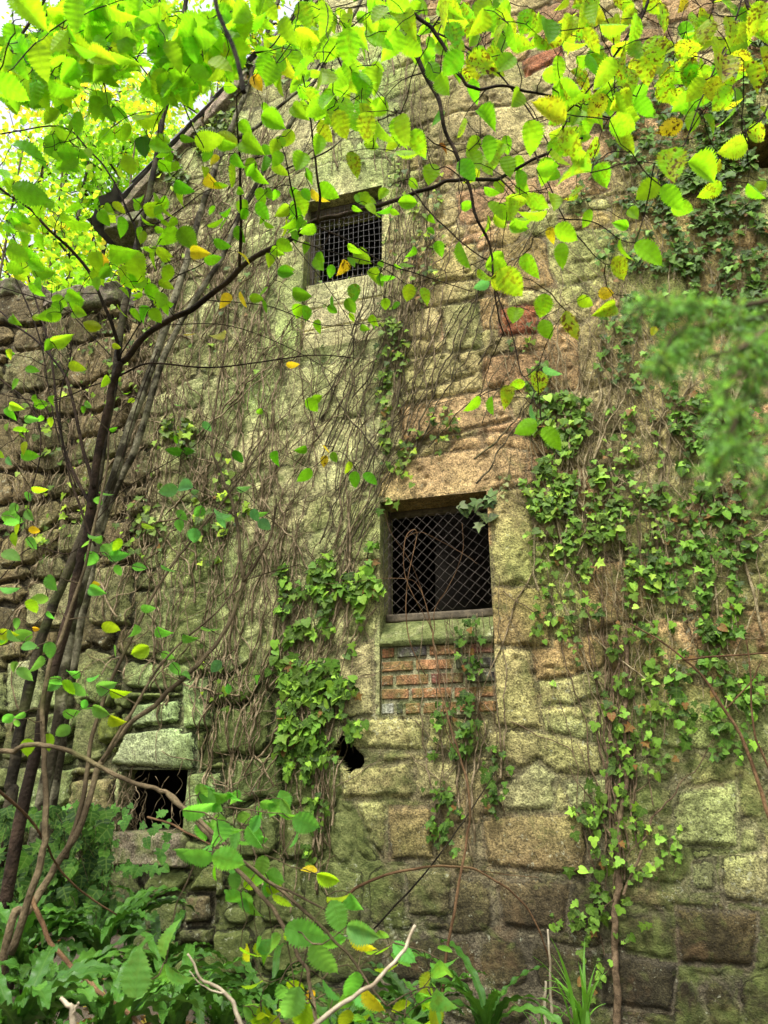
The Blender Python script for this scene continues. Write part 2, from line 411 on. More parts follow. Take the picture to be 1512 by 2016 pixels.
# hand placed stones, outlines read off the photograph
HS = [  # (outline, colour, protrusion, moss, part)
 ([(742, 992), (972, 964), (1030, 955), (1036, 888), (985, 878), (870, 892), (775, 912), (750, 945)], (.50, .36, .235), .018, .0, 1),
 ([(971, 966), (1046, 957), (1050, 1150), (973, 1154)], (.47, .40, .235), .014, .15, 2),
 ([(973, 1158), (1080, 1156), (1084, 1272), (971, 1270)], (.38, .28, .17), .012, .1, 2),
 ([(971, 1276), (1042, 1282), (1068, 1436), (973, 1430)], (.46, .38, .24), .016, .1, 0),
 ([(958, 1440), (1060, 1440), (1180, 1470), (1190, 1528), (1050, 1520), (960, 1480)], (.41, .35, .22), .02, .1, 0),
 ([(688, 985), (752, 983), (750, 1100), (690, 1105)], (.42, .42, .25), .010, .35, 2),
 ([(690, 1110), (750, 1106), (746, 1215), (735, 1252), (680, 1250)], (.41, .41, .24), .010, .4, 2),
 ([(668, 1292), (733, 1262), (735, 1412), (665, 1412)], (.45, .41, .27), .022, .05, 0),
 ([(725, 1416), (838, 1414), (832, 1475), (690, 1472)], (.36, .34, .19), .018, .3, 0),
 ([(845, 1414), (963, 1416), (955, 1482), (840, 1478)], (.36, .33, .19), .016, .3, 0),
 ([(952, 700), (1070, 686), (1082, 758), (955, 772)], (.47, .31, .20), .020, .0, 0),
 ([(785, 800), (985, 760), (1010, 822), (795, 872)], (.49, .35, .23), .018, .05, 0),
 ([(985, 604), (1056, 596), (1056, 650), (984, 656)], (.30, .11, .07), .016, .0, 0),
 ([(1028, 118), (1108, 86), (1104, 112), (1036, 146)], (.33, .14, .09), .016, .0, 0),
 ([(830, 495), (935, 480), (940, 545), (850, 556)], (.48, .41, .22), .028, .1, 0),
 ([(868, 600), (940, 592), (945, 680), (880, 690)], (.38, .36, .21), .022, .3, 0),
 ([(770, 710), (880, 690), (925, 735), (800, 770)], (.43, .38, .23), .020, .1, 0),
 ([(1060, 340), (1190, 320), (1200, 372), (1070, 400)], (.47, .33, .22), .016, .0, 0),
 ([(560, 386), (604, 396), (757, 372), (766, 312), (650, 322), (556, 350)], (.47, .46, .30), .012, .1, 1),
 ([(545, 402), (602, 398), (586, 702), (540, 725)], (.45, .45, .28), .012, .2, 2),
 ([(758, 372), (836, 360), (828, 470), (752, 480)], (.45, .43, .26), .012, .1, 2),
 ([(752, 484), (800, 480), (796, 605), (746, 612)], (.44, .42, .26), .010, .15, 2),
 ([(560, 730), (745, 700), (735, 810), (575, 835)], (.43, .44, .27), .006, .3, 0),
 ([(222, 1507), (258, 1442), (300, 1425), (384, 1436), (390, 1518)], (.45, .50, .38), .030, .22, 3),
 ([(372, 1522), (438, 1520), (442, 1655), (360, 1645)], (.36, .40, .27), .022, .4, 0),
 ([(206, 1404), (240, 1400), (238, 1460), (200, 1466)], (.30, .32, .07), .030, .7, 0),
 ([(44, 1140), (132, 1138), (130, 1232), (40, 1232)], (.40, .39, .25), .030, .2, 0),
 ([(184, 1120), (262, 1112), (262, 1232), (182, 1232)], (.36, .33, .21), .030, .2, 0),
 ([(270, 1385), (355, 1378), (358, 1422), (262, 1436)], (.40, .45, .33), .026, .3, 0),
 ([(362, 1340), (412, 1330), (420, 1432), (366, 1436)], (.38, .43, .29), .020, .3, 0),
 ([(150, 1535), (228, 1530), (222, 1610), (140, 1610)], (.26, .22, .14), .030, .3, 0),
 ([(0, 1300), (70, 1290), (66, 1400), (0, 1405)], (.42, .42, .30), .020, .2, 0),
 ([(975, 1560), (1058, 1502), (1092, 1530), (1086, 1592), (985, 1597)], (.47, .44, .30), .020, .0, 0),
 ([(1112, 1542), (1208, 1530), (1214, 1596), (1132, 1592)], (.45, .43, .29), .018, .0, 0),
 ([(950, 1612), (1150, 1602), (1155, 1722), (962, 1704)], (.33, .26, .16), .022, .0, 0),
 ([(1330, 1562), (1448, 1542), (1450, 1666), (1326, 1664)], (.45, .42, .28), .022, .0, 0),
 ([(1364, 1698), (1405, 1692), (1406, 1752), (1366, 1748)], (.36, .34, .24), .018, .0, 0),
 ([(766, 1592), (848, 1590), (852, 1690), (768, 1692)], (.32, .25, .15), .020, .1, 0),
 ([(676, 1512), (800, 1504), (812, 1568), (674, 1572)], (.38, .35, .20), .030, .3, 0),
 ([(700, 1580), (758, 1574), (756, 1692), (735, 1665)], (.38, .38, .20), .022, .4, 0),
 ([(820, 1502), (900, 1500), (905, 1570), (826, 1572)], (.42, .38, .24), .016, .1, 0),
 ([(800, 1712), (888, 1715), (885, 1805), (805, 1800)], (.32, .29, .18), .020, .2, 0),
 ([(980, 1730), (1120, 1740), (1110, 1830), (990, 1825)], (.26, .21, .14), .018, .0, 0),
 ([(1420, 1690), (1512, 1680), (1520, 1780), (1425, 1770)], (.34, .31, .20), .018, .0, 0),
 ([(1335, 1790), (1490, 1800), (1480, 1900), (1340, 1895)], (.30, .24, .14), .020, .1, 0),
 ([(1180, 1880), (1330, 1900), (1320, 1990), (1190, 1980)], (.16, .14, .10), .016, .0, 0),
 ([(355, 1825), (418, 1828), (416, 1860), (360, 1858)], (.22, .23, .13), .035, .3, 0),
 ([(370, 1760), (420, 1758), (415, 1815), (365, 1820)], (.20, .18, .12), .025, .3, 0),
 ([(1055, 960), (1110, 955), (1112, 1060), (1056, 1062)], (.36, .25, .16), .020, .2, 0),
 ([(1160, 1010), (1290, 1000), (1292, 1080), (1162, 1088)], (.33, .29, .15), .024, .5, 0),
]
jit = .011 * fbm(N2, U * 16, Z * 16, 3)
hs_info = []
for n, (pts, c, pr, ms, part) in enumerate(HS):
    P = np.array([wallcoord(*p) for p in pts])
    a = np.sum(P[:, 0] * np.roll(P[:, 1], -1) - np.roll(P[:, 0], -1) * P[:, 1])
    if a < 0: P = P[::-1]
    i0, i1 = np.searchsorted(us, [P[:, 0].min() - .06, P[:, 0].max() + .06]); j0, j1 = np.searchsorted(zs, [P[:, 1].min() - .06, P[:, 1].max() + .06])
    sl = (slice(i0, i1), slice(j0, j1)); x = U[sl]; y = Z[sl]
    if x.size == 0: continue
    d = np.full(x.shape, 9.); 
    for k in range(len(P)):
        p = P[k]; q = P[(k + 1) % len(P)]; e = q - p; L = np.hypot(*e) + 1e-9
        d = np.minimum(d, (-(x - p[0]) * e[1] + (y - p[1]) * e[0]) / L)
    d = d + jit[sl] * (1.0 if part == 0 else .45)
    m = d > -.012
    Dd[sl] = np.where(m, d + mw[sl] * .9, np.minimum(Dd[sl], -.012 - d + mw[sl] * .5))
    PROT[sl] = np.where(m, pr * (.55 if P[:, 0].mean() > UC + .9 else .9), PROT[sl])
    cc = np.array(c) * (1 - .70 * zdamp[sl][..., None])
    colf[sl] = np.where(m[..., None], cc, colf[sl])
    mossf[sl] = np.where(m, ms * .8, mossf[sl])
    if part: PARTID[sl] = np.where(d > -.004, part if part != 2 else 2, PARTID[sl]); hs_info.append((n, part))
Dj = Dd + .012 * fbm(N4, U * 28, Z * 28, 3)
s_ = sstep(Dj, mw, mw + .017)
s_round = sstep(Dj, mw, mw + .09)
relief = (.008 + .012 * zl + .006 * zlow) * fbm(N1, U * 5.5, Z * 6, 5) + .013 * fbm(N3, U * 24, Z * 28, 4)
relief *= (1 - .30 * zpale) * np.where(PARTID > 0, .5, 1)
# hollowed beds and pits
pit = np.clip(fbm(N2, U * 13, Z * 17, 4) - .14, 0, 1) * .05
PROT = PROT * (1 - .3 * (PX > 700))
H = s_ * (PROT + .4 * jd) + .003 * s_round - (1 - s_) * jd + relief - pit * (1 + zpink)
H += .06 * fbm(N4, U * .8, Z * .8, 2)
H -= .09 * (U < UC)                       # boundary wall is set back
# hole in the masonry beside the ivy
HX, HY = (PX - 686 - .35 * (PY - 1484)) / 24, (PY - 1486) / 46
hole = np.exp(-(np.maximum(HX ** 2 + HY ** 2 + 2.0 * fbm(N1, U * 11, Z * 11, 2) - .25, 0)) * 2.2)
H -= .12 * (hole > .55) * hole
crk = np.abs((PX - 800) - .18 * (PY - 1440) - 14 * fbm(N1, U * 6, Z * 14, 3)); H -= .02 * np.exp(-(crk / 3.0) ** 2) * (PY > 1410) * (PY < 1490)
H -= .14 * np.exp(-((PX - 375) / 28) ** 2 - ((PY - 1872) / 14) ** 2)
H -= .10 * np.exp(-((PX - 85) / 16) ** 2 - ((PY - 1345) / 22) ** 2)
# cut stone round the openings is dressed nearly flat
for k, (a, b, c, d) in OPEN.items():
    dd = np.maximum(np.maximum(a - U, U - b), np.maximum(c - Z, Z - d))
    w_ = np.exp(-np.maximum(dd, 0) / .03)
    H = H * (1 - .75 * w_) + .012 * w_
colv = colf.copy()
stain = sstep(fbm(N3, U * 6, Z * .9 + 4, 4), .05, .22)
colv = colv * (1 - .30 * stain[..., None])
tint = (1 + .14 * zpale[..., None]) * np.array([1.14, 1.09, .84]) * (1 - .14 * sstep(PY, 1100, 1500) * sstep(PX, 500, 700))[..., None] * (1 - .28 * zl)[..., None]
xx_ = sstep(fbm(N2, U * 1.3 + 7, Z * 1.1, 4), -.08, .22)[..., None]
colv = colv * np.array([1.0, 1.0, .93])
colv = colv * (1 - xx_ * np.array([.24, .03, .30])) * (1 - .25 * sstep(fbm(N4, U * 3.1, Z * 2.3, 4), .02, .25))[..., None]
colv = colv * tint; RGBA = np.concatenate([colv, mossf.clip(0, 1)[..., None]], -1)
def hgt(u, z):
    i = np.clip(((np.asarray(u) - UB0) / CS), 0, len(us) - 2).astype(int); j = np.clip(((np.asarray(z) + .2) / CS), 0, len(zs) - 2).astype(int)
    return H[i, j]
Hs = H.copy()
for _ in range(4):
    Hs[1:-1, 1:-1] = (Hs[1:-1, 1:-1] + Hs[:-2, 1:-1] + Hs[2:, 1:-1] + Hs[1:-1, :-2] + Hs[1:-1, 2:]) / 5
def hs(u, z):
    i = np.clip(((np.asarray(u) - UB0) / CS), 0, len(us) - 2).astype(int); j = np.clip(((np.asarray(z) + .2) / CS), 0, len(zs) - 2).astype(int)
    return np.maximum(Hs[i, j], -.12)

POS = Wn(U, Z, H)
fi, fj = np.meshgrid(np.arange(len(us) - 1), np.arange(len(zs) - 1), indexing='ij')
cu = (us[:-1] + us[1:])[:, None] / 2 + 0 * fj; cz = (zs[:-1] + zs[1:])[None] / 2 + 0 * fi
gab = (fi >= IC) & (cz < roofz(cu) - .02)
bnd = (fi < IC) & (cz < btop(cu))
hc = (hole > .38) & (abs(HX) < 2) & (abs(HY) < 2); gab &= ~(hc[:-1, :-1] & hc[1:, :-1] & hc[:-1, 1:] & hc[1:, 1:])
for k, (a, b, c, d) in OI.items():
    gab &= ~((fi >= a) & (fi < b) & (fj >= c) & (fj < d))
pid = PARTID[:-1, :-1]
vid = np.arange(U.size).reshape(U.shape)
QF = np.stack([vid[:-1, :-1], vid[1:, :-1], vid[1:, 1:], vid[:-1, 1:]], -1)
PF = POS.reshape(-1, 3); CF = RGBA.reshape(-1, 4)
JOP = (.34 + .7 * zl + .5 * zlow - .20 * zpale - .16 * zbr - .12 * zpink + .1 * zdamp).clip(0, 1.2)
UVF = np.stack([Dd, mw, JOP], -1).reshape(-1, 3)
def grid_obj(name, mask, mat, parent, extra=None):
    q = QF[mask]
    used, inv = np.unique(q, return_inverse=True); q = inv.reshape(q.shape)
    V = PF[used]; C = CF[used]; fs = [q]; UVv = UVF[used]
    if extra:
        n = len(V); ev = []; ec = []
        for v, qq, c in extra:
            fs.append(np.asarray(qq) + n); ev.append(v); ec.append(c); n += len(v)
        V = np.concatenate([V] + ev); C = np.concatenate([C] + ec); UVv = np.concatenate([UVv] + [np.tile([.2, .0, .0], (len(v), 1)) for v in ev])
    return mkobj(name, V, fs, mat, parent, True, C, UVv)

bld = empty('stone_building', W(UC, 0.0), 'derelict ivy-hung sandstone gable with slate verge, two wired windows and a low opening', 'building')
def reveal(k, depth=.42, mid=()):
    a, b, c, d = OI[k]; out = []
    for line in (vid[a, c:d + 1], vid[b, c:d + 1][::-1], vid[a:b + 1, d], vid[a:b + 1, c][::-1]):
        P = PF[line]; n = len(P); rows = [P]; steps = [depth * q for q in (.05, .15, .3, .5, .75, 1)]
        for s in steps: 
            x = P - ND * s; 
            x = x + (rng.random((n, 3)) - .5) * .004; rows.append(x)
        V = np.concatenate(rows); m = len(rows)
        i = np.arange(m - 1)[:, None] * n; j = np.arange(n - 1)[None]
        q = np.stack([i + j, i + n + j, i + n + j + 1, i + j + 1], -1).reshape(-1, 4)
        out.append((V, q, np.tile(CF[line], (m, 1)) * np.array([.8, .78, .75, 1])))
    return out
ex = []
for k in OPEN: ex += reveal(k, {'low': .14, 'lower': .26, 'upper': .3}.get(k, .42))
# left return of the gable above the boundary wall
line = vid[IC, :]; line = line[(zs > 2.0) & (zs < roofz(UC) - .03)]
P = PF[line]; V = np.concatenate([P, P - ND * .25, P - ND * 1.0, P - ND * 4.5]); n = len(P); i = np.arange(3)[:, None] * n; j = np.arange(n - 1)[None]
ex.append((V, np.stack([i + j, i + j + 1, i + n + j + 1, i + n + j], -1).reshape(-1, 4), np.tile(CF[line], (4, 1))))
wall = grid_obj('wall', gab & (pid == 0), M_WALL, bld, ex)
# lintels, jambs: own meshes cut from the same masonry
cents = {}
def region(mask_fn, name, part, label=None):
    m = gab & (pid == part) & mask_fn(cu, cz)
    if m.sum() > 4:
        o = grid_obj(name, m, M_WALL, bld)
        if label: o['label'] = label
        return o
uw = OPEN['upper']; lw = OPEN['lower']; low = OPEN['low']
ns = lambda a, b: (lambda u, z: (u >= a[0]) & (u < a[1]) & (z >= b[0]) & (z < b[1]))
region(lambda u, z: z < 4.0, 'lintel', 1, 'pinkish sandstone lintel'); region(lambda u, z: z >= 4.0, 'lintel', 1, 'pale buff sandstone lintel')
region(lambda u, z: z < 9, 'lintel', 3, 'pale greenish rough lintel')
umid = (lw[0] + lw[1]) / 2; umid2 = (uw[0] + uw[1]) / 2
region(lambda u, z: (z < 4.0) & (u < umid), 'window_jamb', 2); region(lambda u, z: (z < 4.0) & (u >= umid), 'window_jamb', 2)
region(lambda u, z: (z >= 4.0) & (u < umid2), 'window_jamb', 2); region(lambda u, z: (z >= 4.0) & (u >= umid2), 'window_jamb', 2)
left = gab & (pid > 3)

# interior and its closing walls
mb = MB()
u0, u1 = UC + .02, UB1 - .02
zt = float(e0[1])
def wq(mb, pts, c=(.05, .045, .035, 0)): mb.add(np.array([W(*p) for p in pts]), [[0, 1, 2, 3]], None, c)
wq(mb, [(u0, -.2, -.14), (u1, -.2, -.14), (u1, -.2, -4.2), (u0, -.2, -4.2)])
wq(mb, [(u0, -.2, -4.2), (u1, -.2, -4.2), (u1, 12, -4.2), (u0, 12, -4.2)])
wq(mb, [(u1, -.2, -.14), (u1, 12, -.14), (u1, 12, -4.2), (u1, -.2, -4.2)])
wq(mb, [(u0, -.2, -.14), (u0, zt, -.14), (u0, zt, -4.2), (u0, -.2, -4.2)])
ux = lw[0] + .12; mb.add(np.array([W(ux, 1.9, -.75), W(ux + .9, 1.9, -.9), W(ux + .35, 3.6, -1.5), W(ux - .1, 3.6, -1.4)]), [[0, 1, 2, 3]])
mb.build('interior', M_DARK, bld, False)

# roof: slate slopes with a ragged verge, overhanging the gable a little
def slope_pt(u, off, w):   # point lying off metres above the rake line
    z = float(roofz(u)); s = RS / math.hypot(1, RS); c = 1 / math.hypot(1, RS)
    return W(u - s * off, z + c * off, w)
mb = MB(); rr = np.random.default_rng(3)
c_, s__ = 1 / math.hypot(1, RS), RS / math.hypot(1, RS)
for k in range(34):
    ua = e0[0] - .12 + k * .155 * c_ ; ub_ = ua + .21
    if ua > 1.2: break
    for j in range(20):
        wa = .045 - .22 * j + rr.uniform(-.02, .02) * (j == 0) ; wb_ = wa - .235
        o0 = .030 + rr.uniform(0, .006); lift = .020
        if j == 0 and rr.random() < .12: continue
        q = [slope_pt(ua, o0 + lift, wa), slope_pt(ub_, o0, wa), slope_pt(ub_, o0, wb_), slope_pt(ua, o0 + lift, wb_)]
        q2 = [p - np.array([0, 0, .008]) for p in q]
        mb.add(np.array(q + q2), [[0, 1, 2, 3], [7, 6, 5, 4], [0, 4, 5, 1], [1, 5, 6, 2], [3, 2, 6, 7], [0, 3, 7, 4]])
roof = mb.build('roof', M_SLATE, bld, False)
mb = MB()
mb.add(np.array([slope_pt(UC - .3, .012, -.02), slope_pt(1.15, .012, -.02), slope_pt(1.15, .012, -4.3), slope_pt(UC - .3, .012, -4.3), W(3.4, roofz(3.4), -.02), W(3.4, roofz(3.4), -4.3)]), [[0, 1, 2, 3], [1, 4, 5, 2]])
mb.build('roof_boarding', M_TIMB, bld, False)
# skew stones under the slates
for k in range(9):
    ua = e0[0] + .02 + k * .36; ub_ = ua + .33
    if ub_ > 1.1: break
    h_ = .085 + .03 * rr.random(); c = np.array([.33, .26, .18]) * rr.uniform(.75, 1.15)
    q = [(ua, roofz(ua) - h_), (ub_, roofz(ub_) - h_), (ub_, roofz(ub_) + .005), (ua, roofz(ua) + .005)]
    m2 = MB(); m2.box(q, -.2, .035 + .012 * rr.random(), (*c, .35), 16, .02, .006); m2.build('skew_stone', M_STONE, bld)
# kneeler at the eave: projecting stone with a dark hollow soffit
a = wallcoord(215, 452); b = wallcoord(300, 470)
m2 = MB(); m2.box([(a[0], a[1] - .05), (a[0] + .46, a[1] - .06), (a[0] + .44, a[1] + .07), (a[0] - .02, a[1] + .04)], -.4, .07, (.30, .28, .19, .5), 14, .03, .015)
m2.build('kneeler_stone', M_STONE, bld)
m2 = MB(); g = np.linspace(0, 1, 12); X, Y = np.meshgrid(g, g, indexing='ij')
pu = e0[0] - .12 + X * .24; off = .055 + .05 * fbm(N1, X * 6, Y * 4, 3) - .05 * (1 - X) * (Y < .2)
PP = np.array([[slope_pt(pu[i, j], off[i, j] , .13 - Y[i, j] * .5 + .05 * float(N2(X[i, j] * 7, 1))) for j in range(12)] for i in range(12)])
idx = np.arange(144).reshape(12, 12); m2.add(PP.reshape(-1, 3), np.stack([idx[:-1, :-1], idx[1:, :-1], idx[1:, 1:], idx[:-1, 1:]], -1).reshape(-1, 4))
fe = m2.build('roofing_felt', M_SLATE, bld); fe['label'] = 'torn black roofing felt at the eave'

# ---------- windows: infill, frames, wires
def bil(R_, a, b): return R_[0] + (R_[1] - R_[0]) * a, R_[2] + (R_[3] - R_[2]) * b
z_sill_up = (wallcoord(592, 560)[1] + wallcoord(750, 526)[1]) / 2
m2 = MB(); u0_, u1_ = uw[0] - .0, uw[1]
zz_ = [uw[2] - .02, uw[2] + (z_sill_up - uw[2]) * .30, uw[2] + (z_sill_up - uw[2]) * .62, z_sill_up]
infs = []
for k in range(3):
    m2 = MB(); m2.box([(u0_ + .004, zz_[k] + .004), (u1_ - .004, zz_[k] + .004 + .008 * (k > 0)), (u1_ - .004, zz_[k + 1] - .004 + .008 * (k < 2)), (u0_ + .004, zz_[k + 1] - .004)], -.14, -.012 - .008 * k, (*[(.64, .60, .29), (.66, .60, .31), (.60, .58, .28)][k], .12), 26, .008, .008)
    o = m2.build('infill_slab', M_REVEAL, bld)
m2 = MB()
for (a, b) in ((uw[0], uw[0] + .014), (uw[1] - .012, uw[1])):
    m2.box([(a, z_sill_up), (b, z_sill_up), (b, uw[3]), (a, uw[3])], -.16, -.10, (1, 1, 1, 0), 4, .004, .004)
m2.box([(uw[0], uw[3] - .05), (uw[1], uw[3] - .05), (uw[1], uw[3]), (uw[0], uw[3])], -.17, -.08, (1, 1, 1, 0), 4, .004, .004)
fr = m2.build('window_frame', M_TIMB, bld)
m2 = MB(); nu, nz = 15, 12
for i in range(nu + 1):
    u = uw[0] + .01 + (uw[1] - uw[0] - .02) * i / nu
    z = np.linspace(z_sill_up, uw[3] - .02, 20); m2.tube([W(u + .010 * fbm(N1, q * 3, i * .15, 2) * 2, q, -.065 + .05 * fbm(N2, q * 2, u * 3, 2)) for q in z], .0012, 4)
for i in range(nz + 1):
    z0 = z_sill_up + .01 + (uw[3] - z_sill_up - .03) * i / nz
    x = np.linspace(uw[0] + .002, uw[1] - .002, 20); m2.tube([W(q, z0 + .03 * fbm(N1, q * 4, i * .2, 2), -.062 + .05 * fbm(N2, z0 * 2, q * 3, 2)) for q in x], .0012, 4)
wm = m2.build('wire_grid', M_WIRES, bld); wm['label'] = 'square wire grid'

# lower window
z_s0 = (wallcoord(752, 1216)[1] + wallcoord(970, 1208)[1]) / 2; z_s1 = wallcoord(850, 1268)[1]; z_b = lw[2]
ua, ub_ = lw[0], lw[1]
m2 = MB()   # sloping mossy sill
gx, gy = np.meshgrid(np.linspace(0, 1, 60), np.linspace(0, 1, 22), indexing='ij')
ww = -.16 + .20 * gy ** .8; zq = z_s0 + .01 - (z_s0 - z_s1) * gy ** 1.6 + .008 * fbm(N1, gx * 12, gy * 6, 3) - .012 * (gx < .12) * gy
ww = np.where(gy > .97, .012, ww) + .006 * fbm(N2, gx * 20, gy * 5, 3)
zq = np.where(gy > .97, z_s1 - .004, zq)
V = Wn(ua + .002 + (ub_ - ua - .004) * gx, zq, ww).reshape(-1, 3); idx = np.arange(60 * 22).reshape(60, 22)
m2.add(V, np.stack([idx[:-1, :-1], idx[:-1, 1:], idx[1:, 1:], idx[1:, :-1]], -1).reshape(-1, 4), None, (.34, .35, .17, .75)); 
m2.build('window_sill', M_STONE, bld)
bp = empty('brick_panel', W(ua, z_b), None); bp.parent = bld; bp.location = tuple(np.array(bp.location) - np.array(bld.location))
m2 = MB(); m2.box([(ua + .002, z_b - .02), (ub_ - .002, z_b - .02), (ub_ - .002, z_s1 + .004), (ua + .002, z_s1 + .004)], -.15, -.004, (.36, .33, .20, .45), 60, .008, .004)
m2.build('mortar', M_STONE, bp)
m2 = MB(); nc = 5; ch = (z_s1 - z_b) / nc; br = np.random.default_rng(11)
reds = [(.25, .085, .045), (.30, .14, .065), (.18, .075, .05), (.32, .165, .075)]
wid = ub_ - ua
rows = [[.13, .27, .27, .27], [.26, .30, .30], [.12, .29, .28, .25], [.26, .36, .36], [.13, .08, .15, .15, .16, .16, .17]]
for r_, row in enumerate(rows):
    zt_ = z_s1 - r_ * ch; x = 0
    tot = sum(row)
    for k, f_ in enumerate(row):
        a = ua + wid * x / tot + .009; b = ua + wid * (x + f_) / tot - .008; x += f_
        c = np.array(reds[br.integers(0, 4) if r_ < 3 else br.choice([1, 3])]) * br.uniform(.85, 1.15)
        if r_ < 3 and br.random() < .30: c = np.array((.07, .06, .055))
        if r_ == 4 and k == 0: c = np.array((.33, .33, .26))
        if r_ == 4 and k == 1: c = np.array((.04, .04, .04))
        t_ = .004 * br.uniform(-1, 1)
        m2.box([(a, zt_ - ch + .013 + t_), (b, zt_ - ch + .013), (b, zt_ - .009), (a, zt_ - .009 + t_)], -.06, .003 + br.uniform(0, .005), (*c, .38), 20, .011, .007)
m2.build('brickwork', M_BRICK, bp)
m2 = MB()
for (a, b, c, d, w1) in ((ua, ub_, z_s0, z_s0 + .045, -.10), (ua, ua + .008, z_s0, lw[3], -.15), (ua, ub_, lw[3] - .04, lw[3], -.17)):
    m2.box([(a, c), (b, c), (b, d), (a, d)], -.2, w1 + .002 * rr.random(), (1, 1, 1, 0), 6, .006, .005)
m2.build('window_frame', M_TIMB, bld)
m2 = MB()    # chain link: interlocked zigzag wires
nw = 20; pw = (ub_ - ua + .03) / nw; ph_ = .062
zlo, zhi = z_s0 + .03, lw[3] - .07
for i in range(nw + 1):
    for sgn in (1,):
        pts = []; n = int((zhi - zlo) / (ph_ / 2)); 
        for j in range(n + 1):
            z = zlo + j * ph_ / 2; side = (1 if j % 2 else -1) * (1 if i % 2 else -1)
            u = ua - .01 + pw * i + side * pw * .5 * (1 if i % 2 == 0 else 1) ; z2 = z
            top = (zhi - z) / (zhi - zlo)
            u += .03 * fbm(N1, u * 3, z * 2, 2) ; z2 += .05 * fbm(N2, u * 3, z * 1.5, 2) + .03 * (u - ua) / (ub_ - ua)
            u = min(max(u, ua + .003), ub_ - .003)
            pts.append(W(u, min(z2, lw[3] - .01), -.05 + .05 * fbm(N3, u * 4, z * 4, 2) + side * .0022))
        m2.tube(pts, .0015, 4)
m2.build('chain_link_mesh', M_WIRE, bld)['label'] = 'rusty diamond chain link mesh'

# ------------------------------------------------------------------ boundary wall
bw = empty('rubble_wall', W(-3.2, 0.0, -.1), 'low dark rubble stone wall left of the gable, strewn with bare ivy stems', 'wall')
grid_obj('masonry', bnd, M_WALL, bw)
m2 = MB(); x = UB0; cr = np.random.default_rng(9)
while x < UC - .05:
    w_ = cr.uniform(.22, .45); t0 = float(btop(x + w_ / 2)); h_ = cr.uniform(.10, .2)
    m2 = MB(); m2.box([(x + .01, t0 - .05 + cr.uniform(-.02, .02)), (min(x + w_, UC) - .01, t0 - .05 + cr.uniform(-.02, .02)), (min(x + w_, UC) - .03, t0 + h_), (x + .04, t0 + h_ + cr.uniform(-.04, .04))], -.55, -.05 + cr.uniform(-.02, .03), (*(np.array((.17, .14, .10)) * cr.uniform(.8, 1.3)), .35), 14, .05, .02)
    m2.build('coping_stone', M_STONE, bw); x += w_
m2 = MB(); m2.add(np.array([W(UB0, -.2, -.5), W(UC - .01, -.2, -.5), W(UC - .01, float(bt0[1]) + .05, -.5), W(UB0, float(bt0[1]) + .05, -.5)]), [[0, 3, 2, 1]], None, (.2, .18, .12, .2)); m2.build('rear_face', M_STONE, bw)

# ------------------------------------------------------------------ ground
def gz(x, y):
    u = (x - 0) * UD[0] + (y - D) * UD[1]; w = -((x) * (-ND[0]) + (y - D) * (-ND[1]))    # distance in front of the wall
    near = np.exp(-np.maximum(w, 0) / 1.3)
    lft = 1 - sstep(u, -2.2, .4)
    z = (.36 + .62 * lft) * near + .12 * fbm(N1, x * 1.3 + 50, y * 1.3 + 50, 4) + .05 * fbm(N2, x * 6 + 9, y * 6, 3)
    z = np.where(w < -.2, np.minimum(z, .3), z)
    return z + .02 * np.maximum(0, -y)
gx = np.concatenate([-np.geomspace(90, 6, 18), np.linspace(-5.5, 5.5, 150), np.geomspace(6, 90, 18)])
gy = np.concatenate([-np.geomspace(90, 4, 14), np.linspace(-3.5, 6.5, 130), np.geomspace(7, 90, 16)])
X, Y = np.meshgrid(gx, gy, indexing='ij'); V = np.stack([X, Y, gz(X, Y)], -1).reshape(-1, 3)
idx = np.arange(X.size).reshape(X.shape)
g = mkobj('ground', V, [np.stack([idx[:-1, :-1], idx[1:, :-1], idx[1:, 1:], idx[:-1, 1:]], -1).reshape(-1, 4)], M_GROUND); g['kind'] = 'structure'

# ------------------------------------------------------------------ leaf templates
def leaf_template(N=28, asp=.36, serr=.085, cols=2, tipp=1.0, fold=.22, droop=.22, base=.66):
    v = np.linspace(0, 1, N + 1)
    wdt = np.sin(math.pi * np.clip(v, 0, 1) ** base) ** .75 * asp
    wdt = wdt * (1 - .25 * v ** 3); wdt[-1] = 0; wdt[0] = .02; wdt[-2] *= .30; wdt[-3] *= .42; wdt[-4] *= .62; wdt[-5] *= .82
    tooth = np.where(np.arange(N + 1) % 2 == 1, 1 + serr * 1.6, 1 - serr * 1.4); tooth[[0, -1]] = 1
    xs = np.linspace(-1, 1, 2 * cols + 1)
    P = np.zeros((N + 1, 2 * cols + 1, 3)); UV = np.zeros_like(P)
    for k, x in enumerate(xs):
        e = abs(x)
        wv = wdt * (1 + (tooth - 1) * (e > .99))
        P[:, k, 0] = x * wv
        P[:, k, 1] = v + .10 * e * wdt * (e > .4) * 1.2
        P[:, k, 2] = fold * abs(x) * wv - droop * v ** 2 + .012 * np.sin(v * 40) * e
        UV[:, k, 0] = x * wdt / asp; UV[:, k, 1] = v
    n = 2 * cols + 1
    i = np.arange(N)[:, None] * n; j = np.arange(n - 1)[None]
    q = np.stack([i + j, i + j + 1, i + n + j + 1, i + n + j], -1).reshape(-1, 4)
    return P.reshape(-1, 3), q, UV.reshape(-1, 3)
LT = [leaf_template(droop=d, fold=f, asp=a) for d, f, a in ((.15, .25, .34), (.35, .15, .31), (.6, .4, .30), (-.2, .8, .33), (.25, -.3, .36), (.45, .9, .36))]
far_t = (np.array([[0, 0, 0], [-.28, .35, .08], [0, .45, 0], [.28, .35, .08], [-.22, .75, 0], [.22, .75, 0], [0, 1.0, -.12]]), [[0, 3, 2, 1], [1, 2, 6, 4], [2, 3, 5, 6]], np.zeros((7, 3)))
